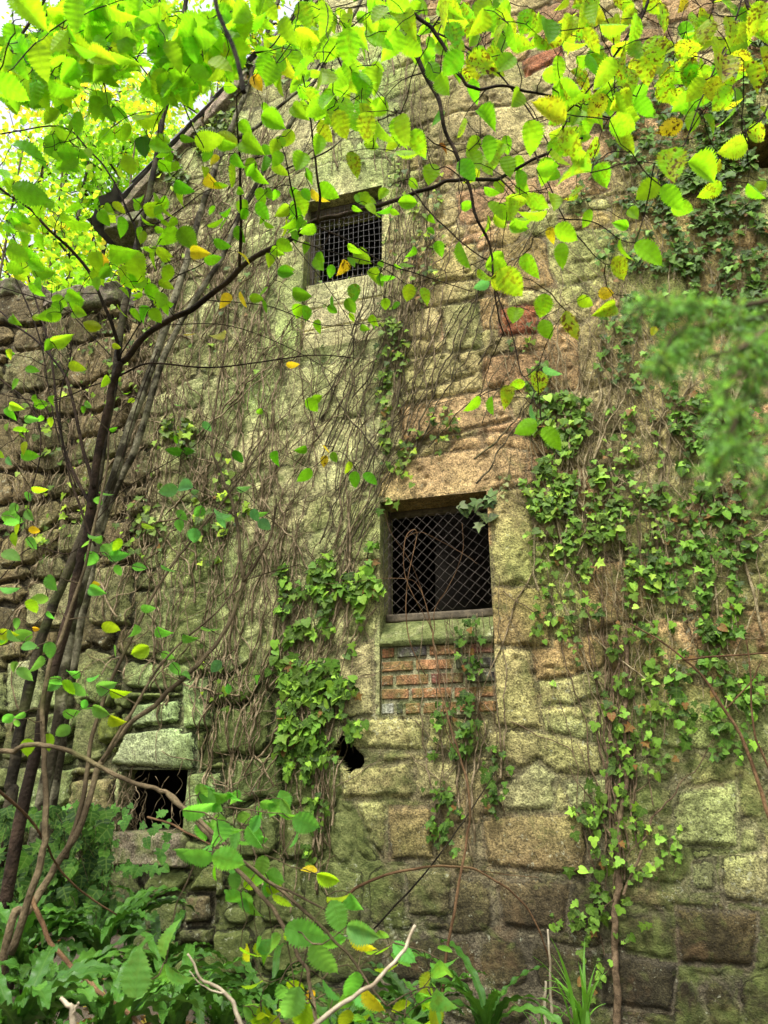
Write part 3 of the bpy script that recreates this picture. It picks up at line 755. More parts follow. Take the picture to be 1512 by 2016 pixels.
def ivy_template(kind):
    if kind == 0: pts = [(0, 0), (.25, -.12), (.52, .02), (.62, .30), (.34, .42), (.30, .72), (0, 1.05), (-.30, .72), (-.34, .42), (-.62, .30), (-.52, .02), (-.25, -.12)]
    elif kind == 1: pts = [(0, 0), (.28, -.14), (.50, .05), (.50, .35), (.36, .62), (.16, .85), (0, 1.0), (-.16, .85), (-.36, .62), (-.50, .35), (-.50, .05), (-.28, -.14)]
    else: pts = [(0, 0), (.20, -.10), (.66, -.02), (.40, .25), (.72, .52), (.28, .60), (0, 1.1), (-.28, .60), (-.72, .52), (-.40, .25), (-.66, -.02), (-.20, -.10)]
    p = np.array(pts); c = np.array([[0, .32]]); q = np.concatenate([p, c]); z = .16 * np.abs(q[:, 0]) - .15 * q[:, 1] ** 2
    V = np.concatenate([q, z[:, None]], 1); n = len(p)
    t = np.array([[12, k, (k + 1) % n] for k in range(n)])
    uv = np.stack([q[:, 0], q[:, 1], 0 * z], 1); return V, t, uv
IT = [ivy_template(k) for k in range(3)]

def frame(tip, nrm):
    y = tip / (np.linalg.norm(tip) + 1e-9); z = nrm - y * np.dot(nrm, y); z /= np.linalg.norm(z) + 1e-9
    return np.stack([np.cross(y, z), y, z])       # rows = axes
def add_leaf(mb, tpl, pos, tip, nrm, size, col, sq=1.0):
    V, q, uv = tpl; M = frame(tip, nrm); v = (V * np.array([sq, 1, 1])) @ M * size + pos
    if len(q[0]) == 4: mb.add(v, q, None, col, uv)
    else: mb.add(v, None, q, col, uv)

# leaf colours: green, bright, yellow-green, yellow, dark, brown, cool
LC = {'g': (.15, .42, .014), 'b': (.27, .58, .014), 'y': (.38, .60, .018), 'Y': (.84, .62, .03), 'd': (.045, .17, .012), 'r': (.20, .07, .015), 'c': (.15, .36, .14), 'p': (.80, .66, .20), 'l': (.17, .46, .08)}
def lcol(k, spot=0.0):
    c = np.array(LC[k]) * rng.uniform(.82, 1.18, 3) * rng.uniform(.85, 1.15)
    return (*c, spot)
CAMR = np.array([1., 0, 0]); CAMU = np.array([0, -sp, cp]); CAMF = np.array([0, cp, sp])
def img_leaf(mb, px, py, L, ang, code, Y=None, spot=0.0, tilt=.75):
    """a leaf centred near a photo position; returns its base point"""
    d = ray(px, py)
    if Y is None: Y = np.clip(122. / L, 1.25, 3.0) * d[1]
    c = at(px, py, Y); t = Y / d[1]; s = L * t / F * .86
    a = R(ang); tip = CAMR * math.cos(a) - CAMU * math.sin(a) + CAMF * rng.uniform(-.35, .35)
    if L > 84: tilt = .3
    nrm = -CAMF * rng.choice([.35, .8, 1.2] if L < 84 else [1.3]) + rng.normal(0, tilt * .8, 3) - np.array([0, 0, .55 if L < 84 else .1])
    tip /= np.linalg.norm(tip)
    base = c - tip * s * .5
    add_leaf(mb, LT[rng.integers(0, 6)], base, tip, nrm, s, lcol(code, spot), rng.uniform(.9, 1.15))
    return base

class Skel:
    """a growing branch skeleton: traced limbs first, then twigs to every leaf"""
    def __init__(s): s.p = []; s.r = []; s.mb = MB()
    def limb(s, P, r0, r1, k=7, jit=0.004, per=8):
        Q = crom(P, per); n = len(Q)
        t = np.arange(n)
        j = np.stack([fbm(N1, t * .22 + rng.random() * 99, 0 * t + rng.random() * 99, 2) for _ in range(3)], 1) * min(jit, max(r0 * .35, .0012)) * 6
        j[0] = 0; Q = Q + j
        r = np.linspace(r0, r1, n) * (1 + .10 * fbm(N2, t * .6 + r0 * 999, 0 * t, 2) * 2)
        # knots
        s.mb.tube(Q, r, k, (1, 1, 1, 0)); s.p.append(Q); s.r.append(r); return Q
    def nodes(s): return np.concatenate(s.p), np.concatenate(s.r)
    def reach(s, pos, rmax=.004, sag=.25, maxlen=9, quiet=False):
        P, r = s.nodes(); d = np.linalg.norm(P - pos, axis=1) + (r > .02) * .25; i = int(np.argmin(d)); L = d[i]
        a = P[i]; 
        if L < .012: return
        n = max(4, int(L / .035) + 2); t = np.linspace(0, 1, n)[:, None]
        mid = (a + pos) / 2 + np.array([0, 0, sag * L * rng.uniform(.0, 1)]) + rng.normal(0, .10 * L, 3)
        Q = (1 - t) ** 2 * a + 2 * t * (1 - t) * mid + t * t * pos
        Q = Q + rng.normal(0, .0035, Q.shape) * (np.sin(t * math.pi))
        rr_ = min(max(r[i] * .8, .0015), .0016 + .0045 * min(L, .6), rmax)
        s.mb.tube(Q, np.linspace(max(rr_, .0015), .0010, n), 4, (1, 1, 1, 0), False)
        s.p.append(Q[1:]); s.r.append(np.linspace(rr_, .0012, n - 1))

def path(pts, Y):
    """photo trace -> 3D; Y a number or a list of distances"""
    Ys = [Y] * len(pts) if np.isscalar(Y) else np.interp(np.linspace(0, 1, len(pts)), np.linspace(0, 1, len(Y)), Y)
    return np.array([at(p[0], p[1], y) for p, y in zip(pts, Ys)])

# ================================================================== TREES IN FRONT OF THE WALL
# ---- three grey barked stems
def trunk_tree(name, label, pts, Y, r0, r1, mat, extra=(), leaves=None, grp=None, cat='tree'):
    P = path(pts, Y); g0 = float(gz(P[0][0], P[0][1]))
    if P[0][2] > g0 and cat == 'tree': P = np.concatenate([[[P[0][0] - .05, P[0][1], g0 - .05]], P])
    root = empty(name, (P[0][0], P[0][1], P[0][2]), label, cat, grp)
    sk = Skel(); sk.limb(P, r0, r1, 10, .003, 10)
    for e in extra: sk.limb(path(e[0], e[1]), e[2], e[3], 6, .004)
    return root, sk
t1, k1 = trunk_tree('slender_tree', 'slender dark stemmed tree rising from the lower left corner to the eave', [(8, 1640), (22, 1530), (58, 1340), (100, 1200), (150, 1090), (190, 960), (215, 810), (243, 620), (266, 500), (292, 385), (318, 250), (345, 120), (372, -20), (400, -160)], [2.9, 3.1], .022, .012, M_BARKD)
t2, k2 = trunk_tree('slender_tree', 'grey barked leaning tree, the middle of three stems crossing the wall', [(70, 1620), (108, 1450), (135, 1260), (170, 1110), (228, 920), (285, 760), (345, 580), (384, 455), (412, 365), (446, 275), (500, 140), (548, 0), (590, -120)], [3.0, 3.2], .025, .011, M_BARKG,
    [([(446, 285), (520, 235), (600, 165), (650, 90)], 3.2, .011, .006)])
t3, k3 = trunk_tree('slender_tree', 'pale mottled leaning tree nearest the windows, with long straight stem', [(100, 1600), (130, 1400), (165, 1200), (205, 1020), (262, 890), (312, 740), (352, 640), (430, 520), (475, 415), (540, 300), (610, 175), (690, 40), (740, -60)], [3.15, 3.3], .020, .010, M_BARKG,
    [([(475, 415), (530, 350), (640, 300), (700, 255), (800, 215)], 3.3, .006, .003)])
# ---- the big dark-red hazel with its long boughs
t4, k4 = trunk_tree('hazel_tree', 'red-brown branching tree with a long bough crossing the upper window', [(40, 1620), (80, 1440), (112, 1300), (150, 1150), (172, 1040), (195, 880), (218, 780), (236, 715)], [2.45, 2.4], .019, .0125, M_TWIG,
    [([(236, 715), (310, 642), (400, 590), (480, 522), (570, 470), (622, 440), (690, 420), (770, 395), (850, 365), (910, 354), (985, 352), (1060, 310), (1150, 270)], [2.4, 2.1, 1.9], .0115, .0045),
     ([(236, 715), (222, 640), (165, 520), (115, 470), (50, 405), (-30, 350)], [2.4, 2.1], .0075, .004),
     ([(312, 640), (288, 560), (276, 500), (262, 440), (225, 360), (180, 300), (120, 250), (0, 262)], [2.4, 2.2], .006, .0025),
     ([(262, 435), (300, 385), (294, 360)], 2.3, .004, .002), ([(268, 450), (330, 430), (400, 380), (470, 350)], 2.3, .003, .0015),
     ([(626, 440), (628, 380), (620, 300), (605, 200), (590, 120)], [2.05, 1.8], .005, .002),
     ([(588, 462), (580, 400), (560, 300)], [2.1, 1.9], .004, .002),
     ([(472, 525), (474, 430), (470, 300), (465, 190)], [2.2, 1.9], .006, .0025),
     ([(985, 352), (1020, 390), (1040, 405)], 1.9, .003, .002),
     ([(620, 445), (680, 470), (740, 510), (810, 535), (930, 575)], 2.0, .003, .0015),
     ([(575, 470), (650, 495), (740, 520), (800, 560)], 2.1, .0025, .0012),
     ([(236, 740), (300, 715), (420, 722), (560, 705), (640, 700), (700, 705)], [2.4, 2.5], .0038, .0018),
     ([(810, 372), (850, 420), (900, 470), (960, 510), (975, 490)], 1.95, .003, .0014),
     ([(-20, 730), (60, 800), (80, 880), (60, 980), (70, 1060)], 2.5, .0035, .002), ([(-10, 460), (70, 640), (95, 760), (112, 850), (150, 960)], 2.45, .003, .002),
     ([(310, 690), (268, 800), (240, 900), (205, 990)], 2.4, .0022, .0016), ([(236, 700), (330, 560), (420, 500), (520, 330)], [2.4, 2.2], .0028, .0014), ([(-20, 560), (110, 600), (160, 640), (218, 700)], 2.4, .0026, .002),
     ([(310, 640), (440, 640), (560, 680), (700, 760)], [2.4, 2.2], .002, .0012), ([(400, 590), (520, 600), (640, 640), (760, 630)], [2.3, 2.0], .002, .0012), ([(232, 740), (180, 760), (90, 790), (-20, 770)], 2.4, .0025, .0015),
     ([(0, 1140), (60, 1080), (130, 1090), (180, 1060)], 2.4, .002, .0014), ([(170, 1050), (250, 960), (380, 880), (420, 830)], 2.4, .002, .0012), ([(570, 470), (640, 560), (690, 640), (700, 760)], [2.2, 2.0], .0018, .0011),
     ([(186, 960), (160, 880), (135, 760), (90, 690), (30, 640), (-20, 600)], [2.4, 2.6], .007, .003),
     ([(180, 1000), (150, 940), (120, 850), (100, 700), (60, 560), (20, 440)], [2.4, 2.7], .006, .003),
     ([(188, 1075), (150, 980), (130, 900), (118, 790), (140, 690), (128, 640)], [2.3, 2.3], .004, .002),
     ])
# ---- low trees, bottom left
t5, k5 = trunk_tree('young_tree', 'pale brown sapling forking low in front of the ivy stems', [(0, 1900), (60, 1790), (115, 1700), (170, 1600), (200, 1500), (245, 1440), (330, 1365), (400, 1300), (450, 1230), (480, 1145)], [2.1, 2.5], .0105, .006, M_TWIGP,
    [([(480, 1145), (465, 1020), (440, 940), (418, 880), (428, 780), (448, 640), (450, 580)], [2.5, 2.7], .0065, .0025),
     ([(480, 1145), (520, 1080), (540, 1020), (545, 980)], 2.5, .006, .003), ([(482, 1142), (540, 1125), (592, 1112)], 2.5, .003, .0015),
     ([(200, 1500), (260, 1400), (330, 1290), (440, 1190), (470, 1140)], [2.2, 2.4], .005, .002),
     ([(130, 1690), (165, 1560), (190, 1430), (240, 1290), (330, 1120), (380, 1060), (460, 960), (530, 868)], [2.2, 2.7], .0075, .003),
     ([(20, 1880), (80, 1700), (95, 1600), (85, 1500), (90, 1340), (120, 1250), (170, 1110), (205, 950), (220, 850)], [1.9, 2.2], .009, .003)])
# ---- long arching branch bottom left to bottom centre
t6, k6 = trunk_tree('arching_branch', 'pale smooth branch arching past the low opening with soft serrated leaves', [(-40, 1482), (20, 1480), (60, 1468), (120, 1475), (200, 1512), (290, 1550), (330, 1562), (390, 1620), (440, 1680), (500, 1745), (545, 1800), (590, 1880), (612, 1950), (622, 2040)], [1.9, 1.8, 1.6], .0062, .0034, M_TWIGP,
    [([(330, 1562), (395, 1618), (470, 1690), (560, 1760), (640, 1830), (700, 1900), (760, 1980)], [1.75, 1.6], .005, .002),
     ([(440, 1590), (500, 1595), (560, 1605)], 1.7, .0016, .001), ([(470, 1690), (540, 1740), (620, 1780), (680, 1810)], 1.65, .003, .0015)], cat='branch')
# ---- overhanging spray from above right
r6 = empty('overhanging_branch', at(860, -260, 1.5), 'bright green branch with brown-spotted leaves hanging in from the top right', 'branch')
k7 = Skel()
k7.limb(path([(860, -260), (800, -140), (745, -10), (790, 60), (820, 112), (862, 200), (890, 290), (920, 362), (945, 440), (968, 490), (978, 570), (988, 655)], [1.5, 1.6, 1.75]), .010, .0022, 6)
k7.limb(path([(820, -100), (798, 0), (855, 66), (902, 142), (943, 176), (1000, 172), (1090, 190), (1150, 215), (1210, 235)], [1.55, 1.7]), .007, .002, 6)
k7.limb(path([(862, 66), (930, 100), (1000, 165), (1060, 245), (1100, 330)], 1.65), .0035, .0018, 5)
k7.limb(path([(1060, 245), (1050, 290), (1085, 370), (1115, 440), (1160, 490), (1190, 520)], 1.7), .0028, .0014, 5)
k7.limb(path([(1100, 430), (1170, 440), (1230, 475), (1280, 470)], 1.7), .002, .0012, 5)
k7.limb(path([(980, 580), (1010, 660), (1030, 740), (1060, 720)], 1.7), .0022, .0012, 5)
k7.limb(path([(920, 362), (880, 330), (850, 330), (830, 250)], 1.7), .002, .0012, 5)
k7.limb(path([(1280, -260), (1270, -60), (1277, 0), (1262, 45), (1245, 62)], [1.3, 1.35]), .006, .003, 6)
k7.limb(path([(1280, -60), (1265, 20), (1200, 120), (1130, 210), (1060, 240)], [1.35, 1.5]), .004, .0014, 5)
k7.limb(path([(1420, -220), (1455, -40), (1480, 30), (1500, 75), (1540, 140)], 1.4), .006, .003, 6)
k7.limb(path([(1470, -40), (1440, 60), (1400, 150), (1370, 220), (1340, 300), (1300, 330)], 1.4), .003, .0013, 5)
k7.limb(path([(1540, 140), (1500, 230), (1440, 280), (1400, 330)], 1.4), .003, .0013, 5)
r8 = empty('overhanging_branch', at(100, -300, 1.8), 'bright green leafy spray hanging in from the top left corner', 'branch')
k8 = Skel()
k8.limb(path([(150, -300), (120, -100), (60, 40), (-10, 130)], 1.5), .008, .003, 6)
k8.limb(path([(120, -100), (200, 40), (260, 110), (330, 200)], [1.5, 1.7]), .004, .0016, 5)
k8.limb(path([(280, -200), (312, -20), (315, 60), (330, 130), (370, 230), (400, 290)], [1.7, 1.8]), .005, .0016, 5)
k8.limb(path([(480, -260), (560, -80), (600, 10), (650, 90), (690, 150), (740, 180)], [1.7, 1.7]), .006, .0016, 5)
k8.limb(path([(600, 10), (560, 60), (520, 100), (440, 110)], 1.7), .003, .0014, 5)

# ---- leaves seen one by one in the photograph: x, y, length, direction (0 right, 90 down), colour, spots
LK7 = [(771,90,70,100,'b',0),(876,35,80,100,'y',.4),(1036,40,60,120,'b',.6),(1006,75,65,80,'b',.1),(1076,65,70,100,'g',0),(1116,65,50,60,'g',0),(1211,60,62,80,'y',.6),(1251,60,72,110,'b',.4),
(1291,100,74,70,'y',.9),(1353,132,52,90,'y',.9),(1356,65,56,60,'g',0),(1421,145,86,95,'y',1),(1471,155,80,60,'y',1),(1321,250,60,160,'Y',1),(1336,10,50,110,'Y',.9),(1386,335,88,20,'b',0),(1321,330,92,84,'y',.9),
(1273,372,62,150,'b',0),(1326,390,74,50,'b',0),(1496,370,56,20,'b',.2),(1496,265,62,20,'y',.9),(1441,290,74,150,'y',.3),(1174,125,56,40,'g',0),(1251,185,62,170,'g',0),(1271,210,64,40,'g',0),(1176,215,62,20,'b',0),
(1076,225,92,200,'y',.5),(1046,270,74,75,'b',.1),(1121,280,84,70,'y',.6),(1168,295,58,130,'y',.9),(1231,245,76,10,'b',.3),(1236,275,60,40,'y',.3),(1131,340,80,175,'g',.4),(1186,345,58,50,'b',.3),(1131,380,48,110,'b',.9),
(851,340,52,95,'b',0),(921,335,62,50,'g',0),(878,290,32,20,'r',0),(791,255,72,90,'y',.1),(821,280,62,60,'b',.3),(966,290,60,80,'g',0),(1056,430,62,160,'b',.3),(1106,505,58,100,'b',.1),(1111,460,62,50,'b',0),
(1221,440,38,190,'b',0),(1223,490,54,90,'b',.1),(1278,500,84,40,'b',0),(1221,528,62,50,'y',.6),(1086,462,36,90,'Y',.4),(918,500,68,50,'b',0),(1006,555,84,50,'y',.5),(1011,622,52,100,'y',0),(1066,600,56,110,'b',.2),
(1133,640,74,70,'y',.9),(1191,612,56,150,'b',.5),(1156,595,44,30,'y',0),(1191,578,36,0,'Y',.3),(806,580,42,110,'y',.2),(838,580,42,60,'y',.3),(1288,650,24,100,'Y',.2),(931,800,50,130,'b',0),(974,797,46,80,'b',0),
(1001,775,52,110,'y',.6),(1063,750,58,80,'y',.9),(1086,737,48,40,'c',0),(1036,842,58,160,'b',0),(1091,862,68,52,'b',0),(1046,815,48,90,'c',0),(1020,760,40,150,'y',.4),(1306,150,60,120,'y',.9),(1236,120,60,80,'y',.7),
(1390,60,64,100,'y',.7),(1440,60,70,80,'y',.8),(1490,30,70,110,'y',.8),(1380,170,60,60,'y',.9),(1500,120,66,90,'y',.9),(1300,30,60,70,'b',.4),(1150,30,60,100,'b',.3),(960,40,60,60,'b',0),(1100,140,60,80,'b',.2),
(930,180,50,90,'b',0),(880,170,60,60,'b',0),(860,240,56,90,'g',.0),(960,230,60,50,'b',.0),(1000,330,56,80,'b',0),(1010,200,60,120,'b',.1),(900,250,50,130,'y',.3),(1000,420,50,60,'b',0),(1040,520,60,60,'b',.2),
(950,560,40,160,'c',0),(1076,650,50,60,'b',0),(720,250,70,90,'y',.5),(700,320,60,70,'y',.6),(640,260,56,60,'y',.4),(1160,430,46,120,'b',.2),(1250,420,40,60,'b',0)]
LK4 = [(25,85,78,100,'b',0),(95,50,92,60,'b',0),(181,85,58,100,'p',.3),(68,78,24,90,'Y',.3),(203,207,62,100,'b',0),(118,180,58,140,'b',0),(257,120,62,30,'b',0),(290,230,70,30,'b',0),(285,292,56,80,'d',0),(60,380,84,20,'g',0),(55,290,84,10,'g',0),
(255,325,52,70,'b',0),(300,180,60,60,'b',0),(40,440,60,10,'g',0),(130,320,60,150,'b',0),(435,108,40,110,'Y',0),(508,168,44,60,'Y',.2),(532,135,36,0,'Y',.2),(415,275,68,0,'y',0),(452,268,50,20,'y',0),(495,285,58,40,'b',0),(540,240,60,10,'b',0),
(418,318,38,170,'Y',.2),(415,355,46,60,'Y',.2),(462,345,58,80,'y',.2),(320,395,44,60,'b',0),(482,412,44,100,'b',0),(515,415,48,60,'g',0),(333,468,56,130,'b',0),(370,473,58,50,'g',0),(395,500,44,0,'Y',0),(435,480,44,20,'g',0),
(475,460,44,60,'g',0),(480,505,40,20,'Y',0),(270,530,82,80,'y',0),(240,495,64,20,'b',0),(198,520,46,180,'Y',0),(250,555,52,170,'b',0),(445,592,38,130,'Y',0),(482,588,40,60,'Y',0),(588,445,50,170,'g',0),(595,400,56,80,'y',.2),
(622,385,44,60,'Y',.2),(650,378,56,30,'b',0),(675,527,40,100,'Y',.9),(695,575,46,90,'g',.4),(635,515,50,60,'b',0),(720,395,40,60,'b',0),(740,420,44,50,'b',0),(700,490,40,30,'b',0),(715,505,44,30,'b',0),(690,605,40,60,'g',0),
(740,545,40,40,'b',0),(600,575,54,20,'g',0),(565,540,40,10,'g',0),(430,660,36,150,'p',.1),(372,660,28,0,'Y',.1),(575,719,32,20,'Y',0),(120,672,50,0,'y',0),(150,720,40,20,'y',0),(612,797,40,60,'b',0),(625,785,30,-20,'b',0),
(545,900,36,100,'g',0),(598,937,44,120,'g',0),(642,912,30,100,'Y',.9),(685,922,30,90,'y',.3),(698,947,42,90,'g',0),(732,942,42,40,'g',0),(640,885,24,60,'Y',0),(660,900,28,70,'g',0),(590,885,30,150,'g',0),(470,902,38,60,'d',0),
(340,890,40,170,'d',0),(372,890,30,20,'d',0),(360,960,46,180,'c',0),(330,965,46,170,'c',0),(440,1015,46,180,'c',0),(520,1035,36,40,'c',0),(500,1015,34,60,'c',0),(480,965,30,20,'c',0),(40,850,40,160,'g',0),(60,895,40,10,'g',0),
(310,620,40,40,'b',0),(180,640,44,10,'y',0),(100,620,50,160,'b',0),(30,500,60,30,'b',0),(90,530,60,10,'b',0),(150,440,64,170,'b',0),(210,420,56,40,'b',0),(330,330,50,20,'b',0),(360,370,46,30,'g',0)]
LK5 = [(260,1242,38,100,'l',0),(75,1182,48,150,'l',0),(40,1252,58,160,'l',0),(20,1160,50,170,'l',0),(230,1095,44,0,'l',0),(215,1085,40,40,'l',0),(185,1060,40,160,'l',0),(290,1035,34,30,'y',0),(330,1125,40,30,'l',0),(220,1235,44,40,'y',0),
(325,1245,40,30,'l',0),(275,1280,48,160,'y',0),(410,1240,44,40,'l',0),(370,1255,36,30,'l',0),(330,1290,34,50,'l',0),(345,1320,36,70,'l',0),(290,1200,34,20,'l',0),(10,1250,40,10,'y',0),(65,1045,26,20,'Y',0),(190,1148,20,0,'Y',0),
(72,1238,18,0,'Y',0),(20,1020,50,10,'l',0),(25,1095,48,20,'l',0),(100,1150,44,60,'l',0),(140,1330,50,150,'l',0),(110,1350,40,170,'l',0),(155,1360,44,40,'l',0),(25,1030,40,170,'l',0),(230,1420,40,40,'y',0),(120,1440,44,150,'l',0),(200,1395,46,20,'l',0)]
LK6 = [(272,1914,92,272,'l',.1),(325,1854,68,260,'l',.15),(345,1924,68,60,'l',.15),(425,1650,64,80,'l',0),(385,1689,62,170,'l',0),(372,1668,60,190,'l',0),(395,1599,66,15,'l',0),(442,1564,44,20,'l',0),(410,1548,40,0,'l',.1),(485,1614,42,60,'l',0),(530,1584,34,20,'l',0),
(602,1619,58,15,'l',.05),(568,1612,36,40,'l',.1),(507,1644,54,50,'l',0),(452,1694,68,30,'l',.1),(497,1791,48,80,'l',.1),(647,1724,48,25,'y',0),(662,1774,44,20,'y',.2),(600,1839,88,20,'l',0),(665,1809,68,60,'l',0),(640,1894,78,50,'l',0),
(720,1831,72,0,'l',.1),(712,1858,58,25,'Y',0),(494,1876,40,80,'Y',0),(570,1984,84,120,'l',0),(580,1949,48,50,'y',.1),(610,1960,28,60,'Y',0),(873,1914,58,80,'l',.2),(846,1939,48,110,'y',.3),(871,1969,62,80,'l',.2),(793,1984,46,10,'y',.2),
(801,1869,56,30,'l',0),(786,1894,46,30,'l',0),(440,1640,50,-20,'l',0),(480,1720,50,30,'l',.1),(460,1735,40,100,'l',0),(500,1740,44,-10,'y',0),(560,1770,46,20,'y',.2),(610,1710,34,190,'Y',.2),(540,1750,36,10,'y',.1),(740,1960,60,30,'Y',.2),(690,1940,60,100,'l',0),
(650,1950,60,70,'l',0),(760,1910,50,10,'y',.2),(530,1885,34,100,'g',0),(425,1715,40,90,'g',0),(700,1780,44,60,'l',0),(740,1880,50,20,'y',.1),(560,1965,60,60,'l',0)]
def leafset(sk, lst, mat, root, Yf=None, spotk=1.0, fills=()):
    mb = MB(); tg = []
    for (x, y, L, a, c, s) in lst: tg.append((img_leaf(mb, x + rng.uniform(-3, 3), y + rng.uniform(-3, 3), L, a + rng.uniform(-10, 10), c, Yf(x, y, L) if Yf else None, s * spotk)))
    for (x0, y0, x1, y1, n, L0, L1, codes, spot) in fills:
        for _ in range(int(n * 1.25)):
            x = rng.uniform(x0, x1); y = rng.uniform(y0, y1); L = rng.uniform(L0, L1)
            # clumped: keep where the noise says a spray hangs
            if N3(x / 70., y / 60.) < .40: continue
            tg.append(img_leaf(mb, x, y, L, rng.uniform(-10, 150), codes[rng.integers(0, len(codes))], Yf(x, y, L) if Yf else None, spot * rng.random()))
    P, r = sk.nodes()
    tg.sort(key=lambda b: np.min(np.linalg.norm(P - b, axis=1)))
    for b in tg: sk.reach(b)
    sk.mb.build('branches', mat, root); mb.build('leaves', M_LEAF, root)
def Ytop(x, y, L): return float(np.clip(118. / L, 1.3, 2.6) * ray(x, y)[1] * rng.uniform(.95, 1.05))
leafset(k7, LK7, M_TWIG, r6, Ytop, 1, [(600, 0, 900, 260, 130, 34, 68, 'bbgyb', .3), (560, 0, 1000, 330, 40, 34, 60, 'bbgb', .15), (880, 0, 1512, 240, 190, 36, 68, 'bgyyb', 1), (950, 200, 1200, 560, 80, 36, 60, 'bby', .4), (1340, 240, 1512, 420, 8, 40, 60, 'by', .6)])
leafset(k8, [(60,20,90,40,'b',0),(150,30,80,100,'b',0),(230,30,70,60,'b',0),(20,180,80,40,'b',0),(80,120,80,90,'b',0),(160,150,60,20,'b',0),(350,60,50,60,'b',0),(560,60,60,80,'b',0),(600,100,60,60,'y',0),(640,40,70,100,'b',0),(690,90,80,80,'b',.2),(640,160,70,70,'b',.1)],
        M_TWIG, r8, Ytop, 1, [(0, 0, 480, 190, 1230, 32, 64, 'bbbgyb', .1), (0, 170, 330, 330, 60, 30, 56, 'bbgg', .1), (480, 0, 760, 170, 60, 32, 60, 'bbyb', .2)])
def Y4(x, y, L): return float(np.interp(y, [0, 300, 700, 1000], [1.75, 2.0, 2.3, 2.35]) * rng.uniform(.93, 1.05))
leafset(k4, LK4, M_TWIG, t4, Y4, 1, [(0, 260, 330, 620, 150, 24, 50, 'bbgbyb', .1), (300, 180, 620, 520, 55, 24, 46, 'bbgy', .1), (500, 380, 880, 680, 50, 20, 40, 'bggb', .2), (0, 620, 260, 900, 20, 18, 34, 'ggy', 0), (680, 240, 1000, 420, 12, 30, 50, 'byb', .4)])
def Y5(x, y, L): return float(np.interp(x, [0, 500], [2.0, 2.5]) * rng.uniform(.94, 1.03))
leafset(k5, LK5, M_TWIGP, t5, Y5, 1, [(0, 950, 240, 1480, 60, 26, 46, 'llly', 0), (200, 1000, 520, 1360, 26, 22, 38, 'lcl', 0), (0, 780, 520, 1000, 14, 16, 34, 'clg', 0)])
LK6 = [(x, y, L * 1.18, a, c, q) for x, y, L, a, c, q in LK6]
def Y6(x, y, L): return float(np.clip(105. / L, 1.25, 1.8) * ray(x, y)[1] * rng.uniform(.95, 1.03))
leafset(k6, LK6, M_TWIGP, t6, Y6, 1, [(380, 1560, 580, 1780, 34, 36, 56, 'l', .1), (480, 1840, 880, 2030, 64, 40, 66, 'lly', .2)])
# the stems' own sparse foliage high up
for root, sk, mat, box in ((t1, k1, M_BARKD, (200, -60, 460, 200)), (t2, k2, M_BARKG, (420, -60, 620, 180)), (t3, k3, M_BARKG, (560, -80, 760, 160))):
    mb = MB(); tg = []
    for _ in range(26):
        x = rng.uniform(box[0], box[2]); y = rng.uniform(box[1], box[3]); tg.append(img_leaf(mb, x, y, rng.uniform(26, 40), rng.uniform(0, 180), 'bbgyb'[rng.integers(0, 5)], 3.1 * rng.uniform(.95, 1.05)))
    for b in tg: sk.reach(b)
    sk.mb.build('trunk', mat, root); mb.build('leaves', M_LEAF, root)

# ---- blurred dark twig hanging close to the lens
rt = empty('hanging_twig', at(420, -80, .62), 'dark out of focus twig dangling at the top left of the view', 'twig'); m2 = MB()
m2.tube(crom(path([(415, -120), (424, 0), (440, 50), (458, 90), (470, 130), (480, 182)], .62), 8), np.linspace(.0026, .0030, 41), 8); m2.build('stem', M_BARKD, rt)
# ================================================================== CONIFER SPRAY close to the lens
rc = empty('conifer_branch', at(1620, 560, .62), 'soft green out of focus conifer bough drooping at the right edge', 'branch')
mw_ = MB(); mn = MB()
def spray(P, n, ln, r):
    Q = crom(P, 10); mw_.tube(Q, np.linspace(.0022, .0008, len(Q)), 5)
    for k in range(int(n * .65)):
        i = rng.integers(1, len(Q)); b = Q[i]; tdir = Q[min(i + 1, len(Q) - 1)] - Q[i - 1]; tdir /= np.linalg.norm(tdir)
        side = rng.normal(0, 1, 3); side -= tdir * np.dot(side, tdir); side /= np.linalg.norm(side)
        dr = tdir * rng.uniform(.3, 1) + side * rng.uniform(.3, .9) + np.array([0, 0, -.5]); dr /= np.linalg.norm(dr)
        L = .8 * ln * rng.uniform(.4, 1); q = [b, b + dr * L * .5, b + dr * L + np.array([0, 0, -.25 * L])]
        q = crom(q, 4); mw_.tube(q, .0005, 3, cap=False)
        for m in range(26):
            t = q[rng.integers(0, len(q))]; nd = dr + rng.normal(0, .7, 3); nd /= np.linalg.norm(nd)
            c = np.array((.16, .34, .07)) * rng.uniform(.4, 2.0)
            if rng.random() < .12: c = np.array((.30, .48, .04))
            add_leaf(mn, (np.array([[0, 0, 0], [-.05, .5, 0], [0, 1, -.05], [.05, .5, 0]]), [[0, 3, 2, 1]], np.zeros((4, 3))), t, nd, rng.normal(0, 1, 3), .0085 * rng.uniform(.6, 1.3), (*c, 0))
CY = .34
for pts, n, ln in (([(1620, 560), (1520, 590), (1430, 605), (1340, 600), (1275, 585)], 60, .020), ([(1620, 620), (1500, 625), (1420, 640), (1340, 650), (1300, 700)], 60, .024), ([(1420, 640), (1350, 680), (1305, 715)], 24, .016),
                   ([(1600, 640), (1520, 680), (1450, 740), (1420, 800)], 50, .022), ([(1560, 680), (1480, 760), (1440, 850), (1420, 905)], 50, .020), ([(1600, 700), (1540, 780), (1500, 860), (1440, 880)], 30, .020), ([(1620, 820), (1560, 900), (1520, 940)], 24, .020), ([(1600, 600), (1520, 640), (1470, 680), (1400, 700)], 50, .024)):
    spray(path(pts, [CY + .05, CY - .03]), n, ln, 0)
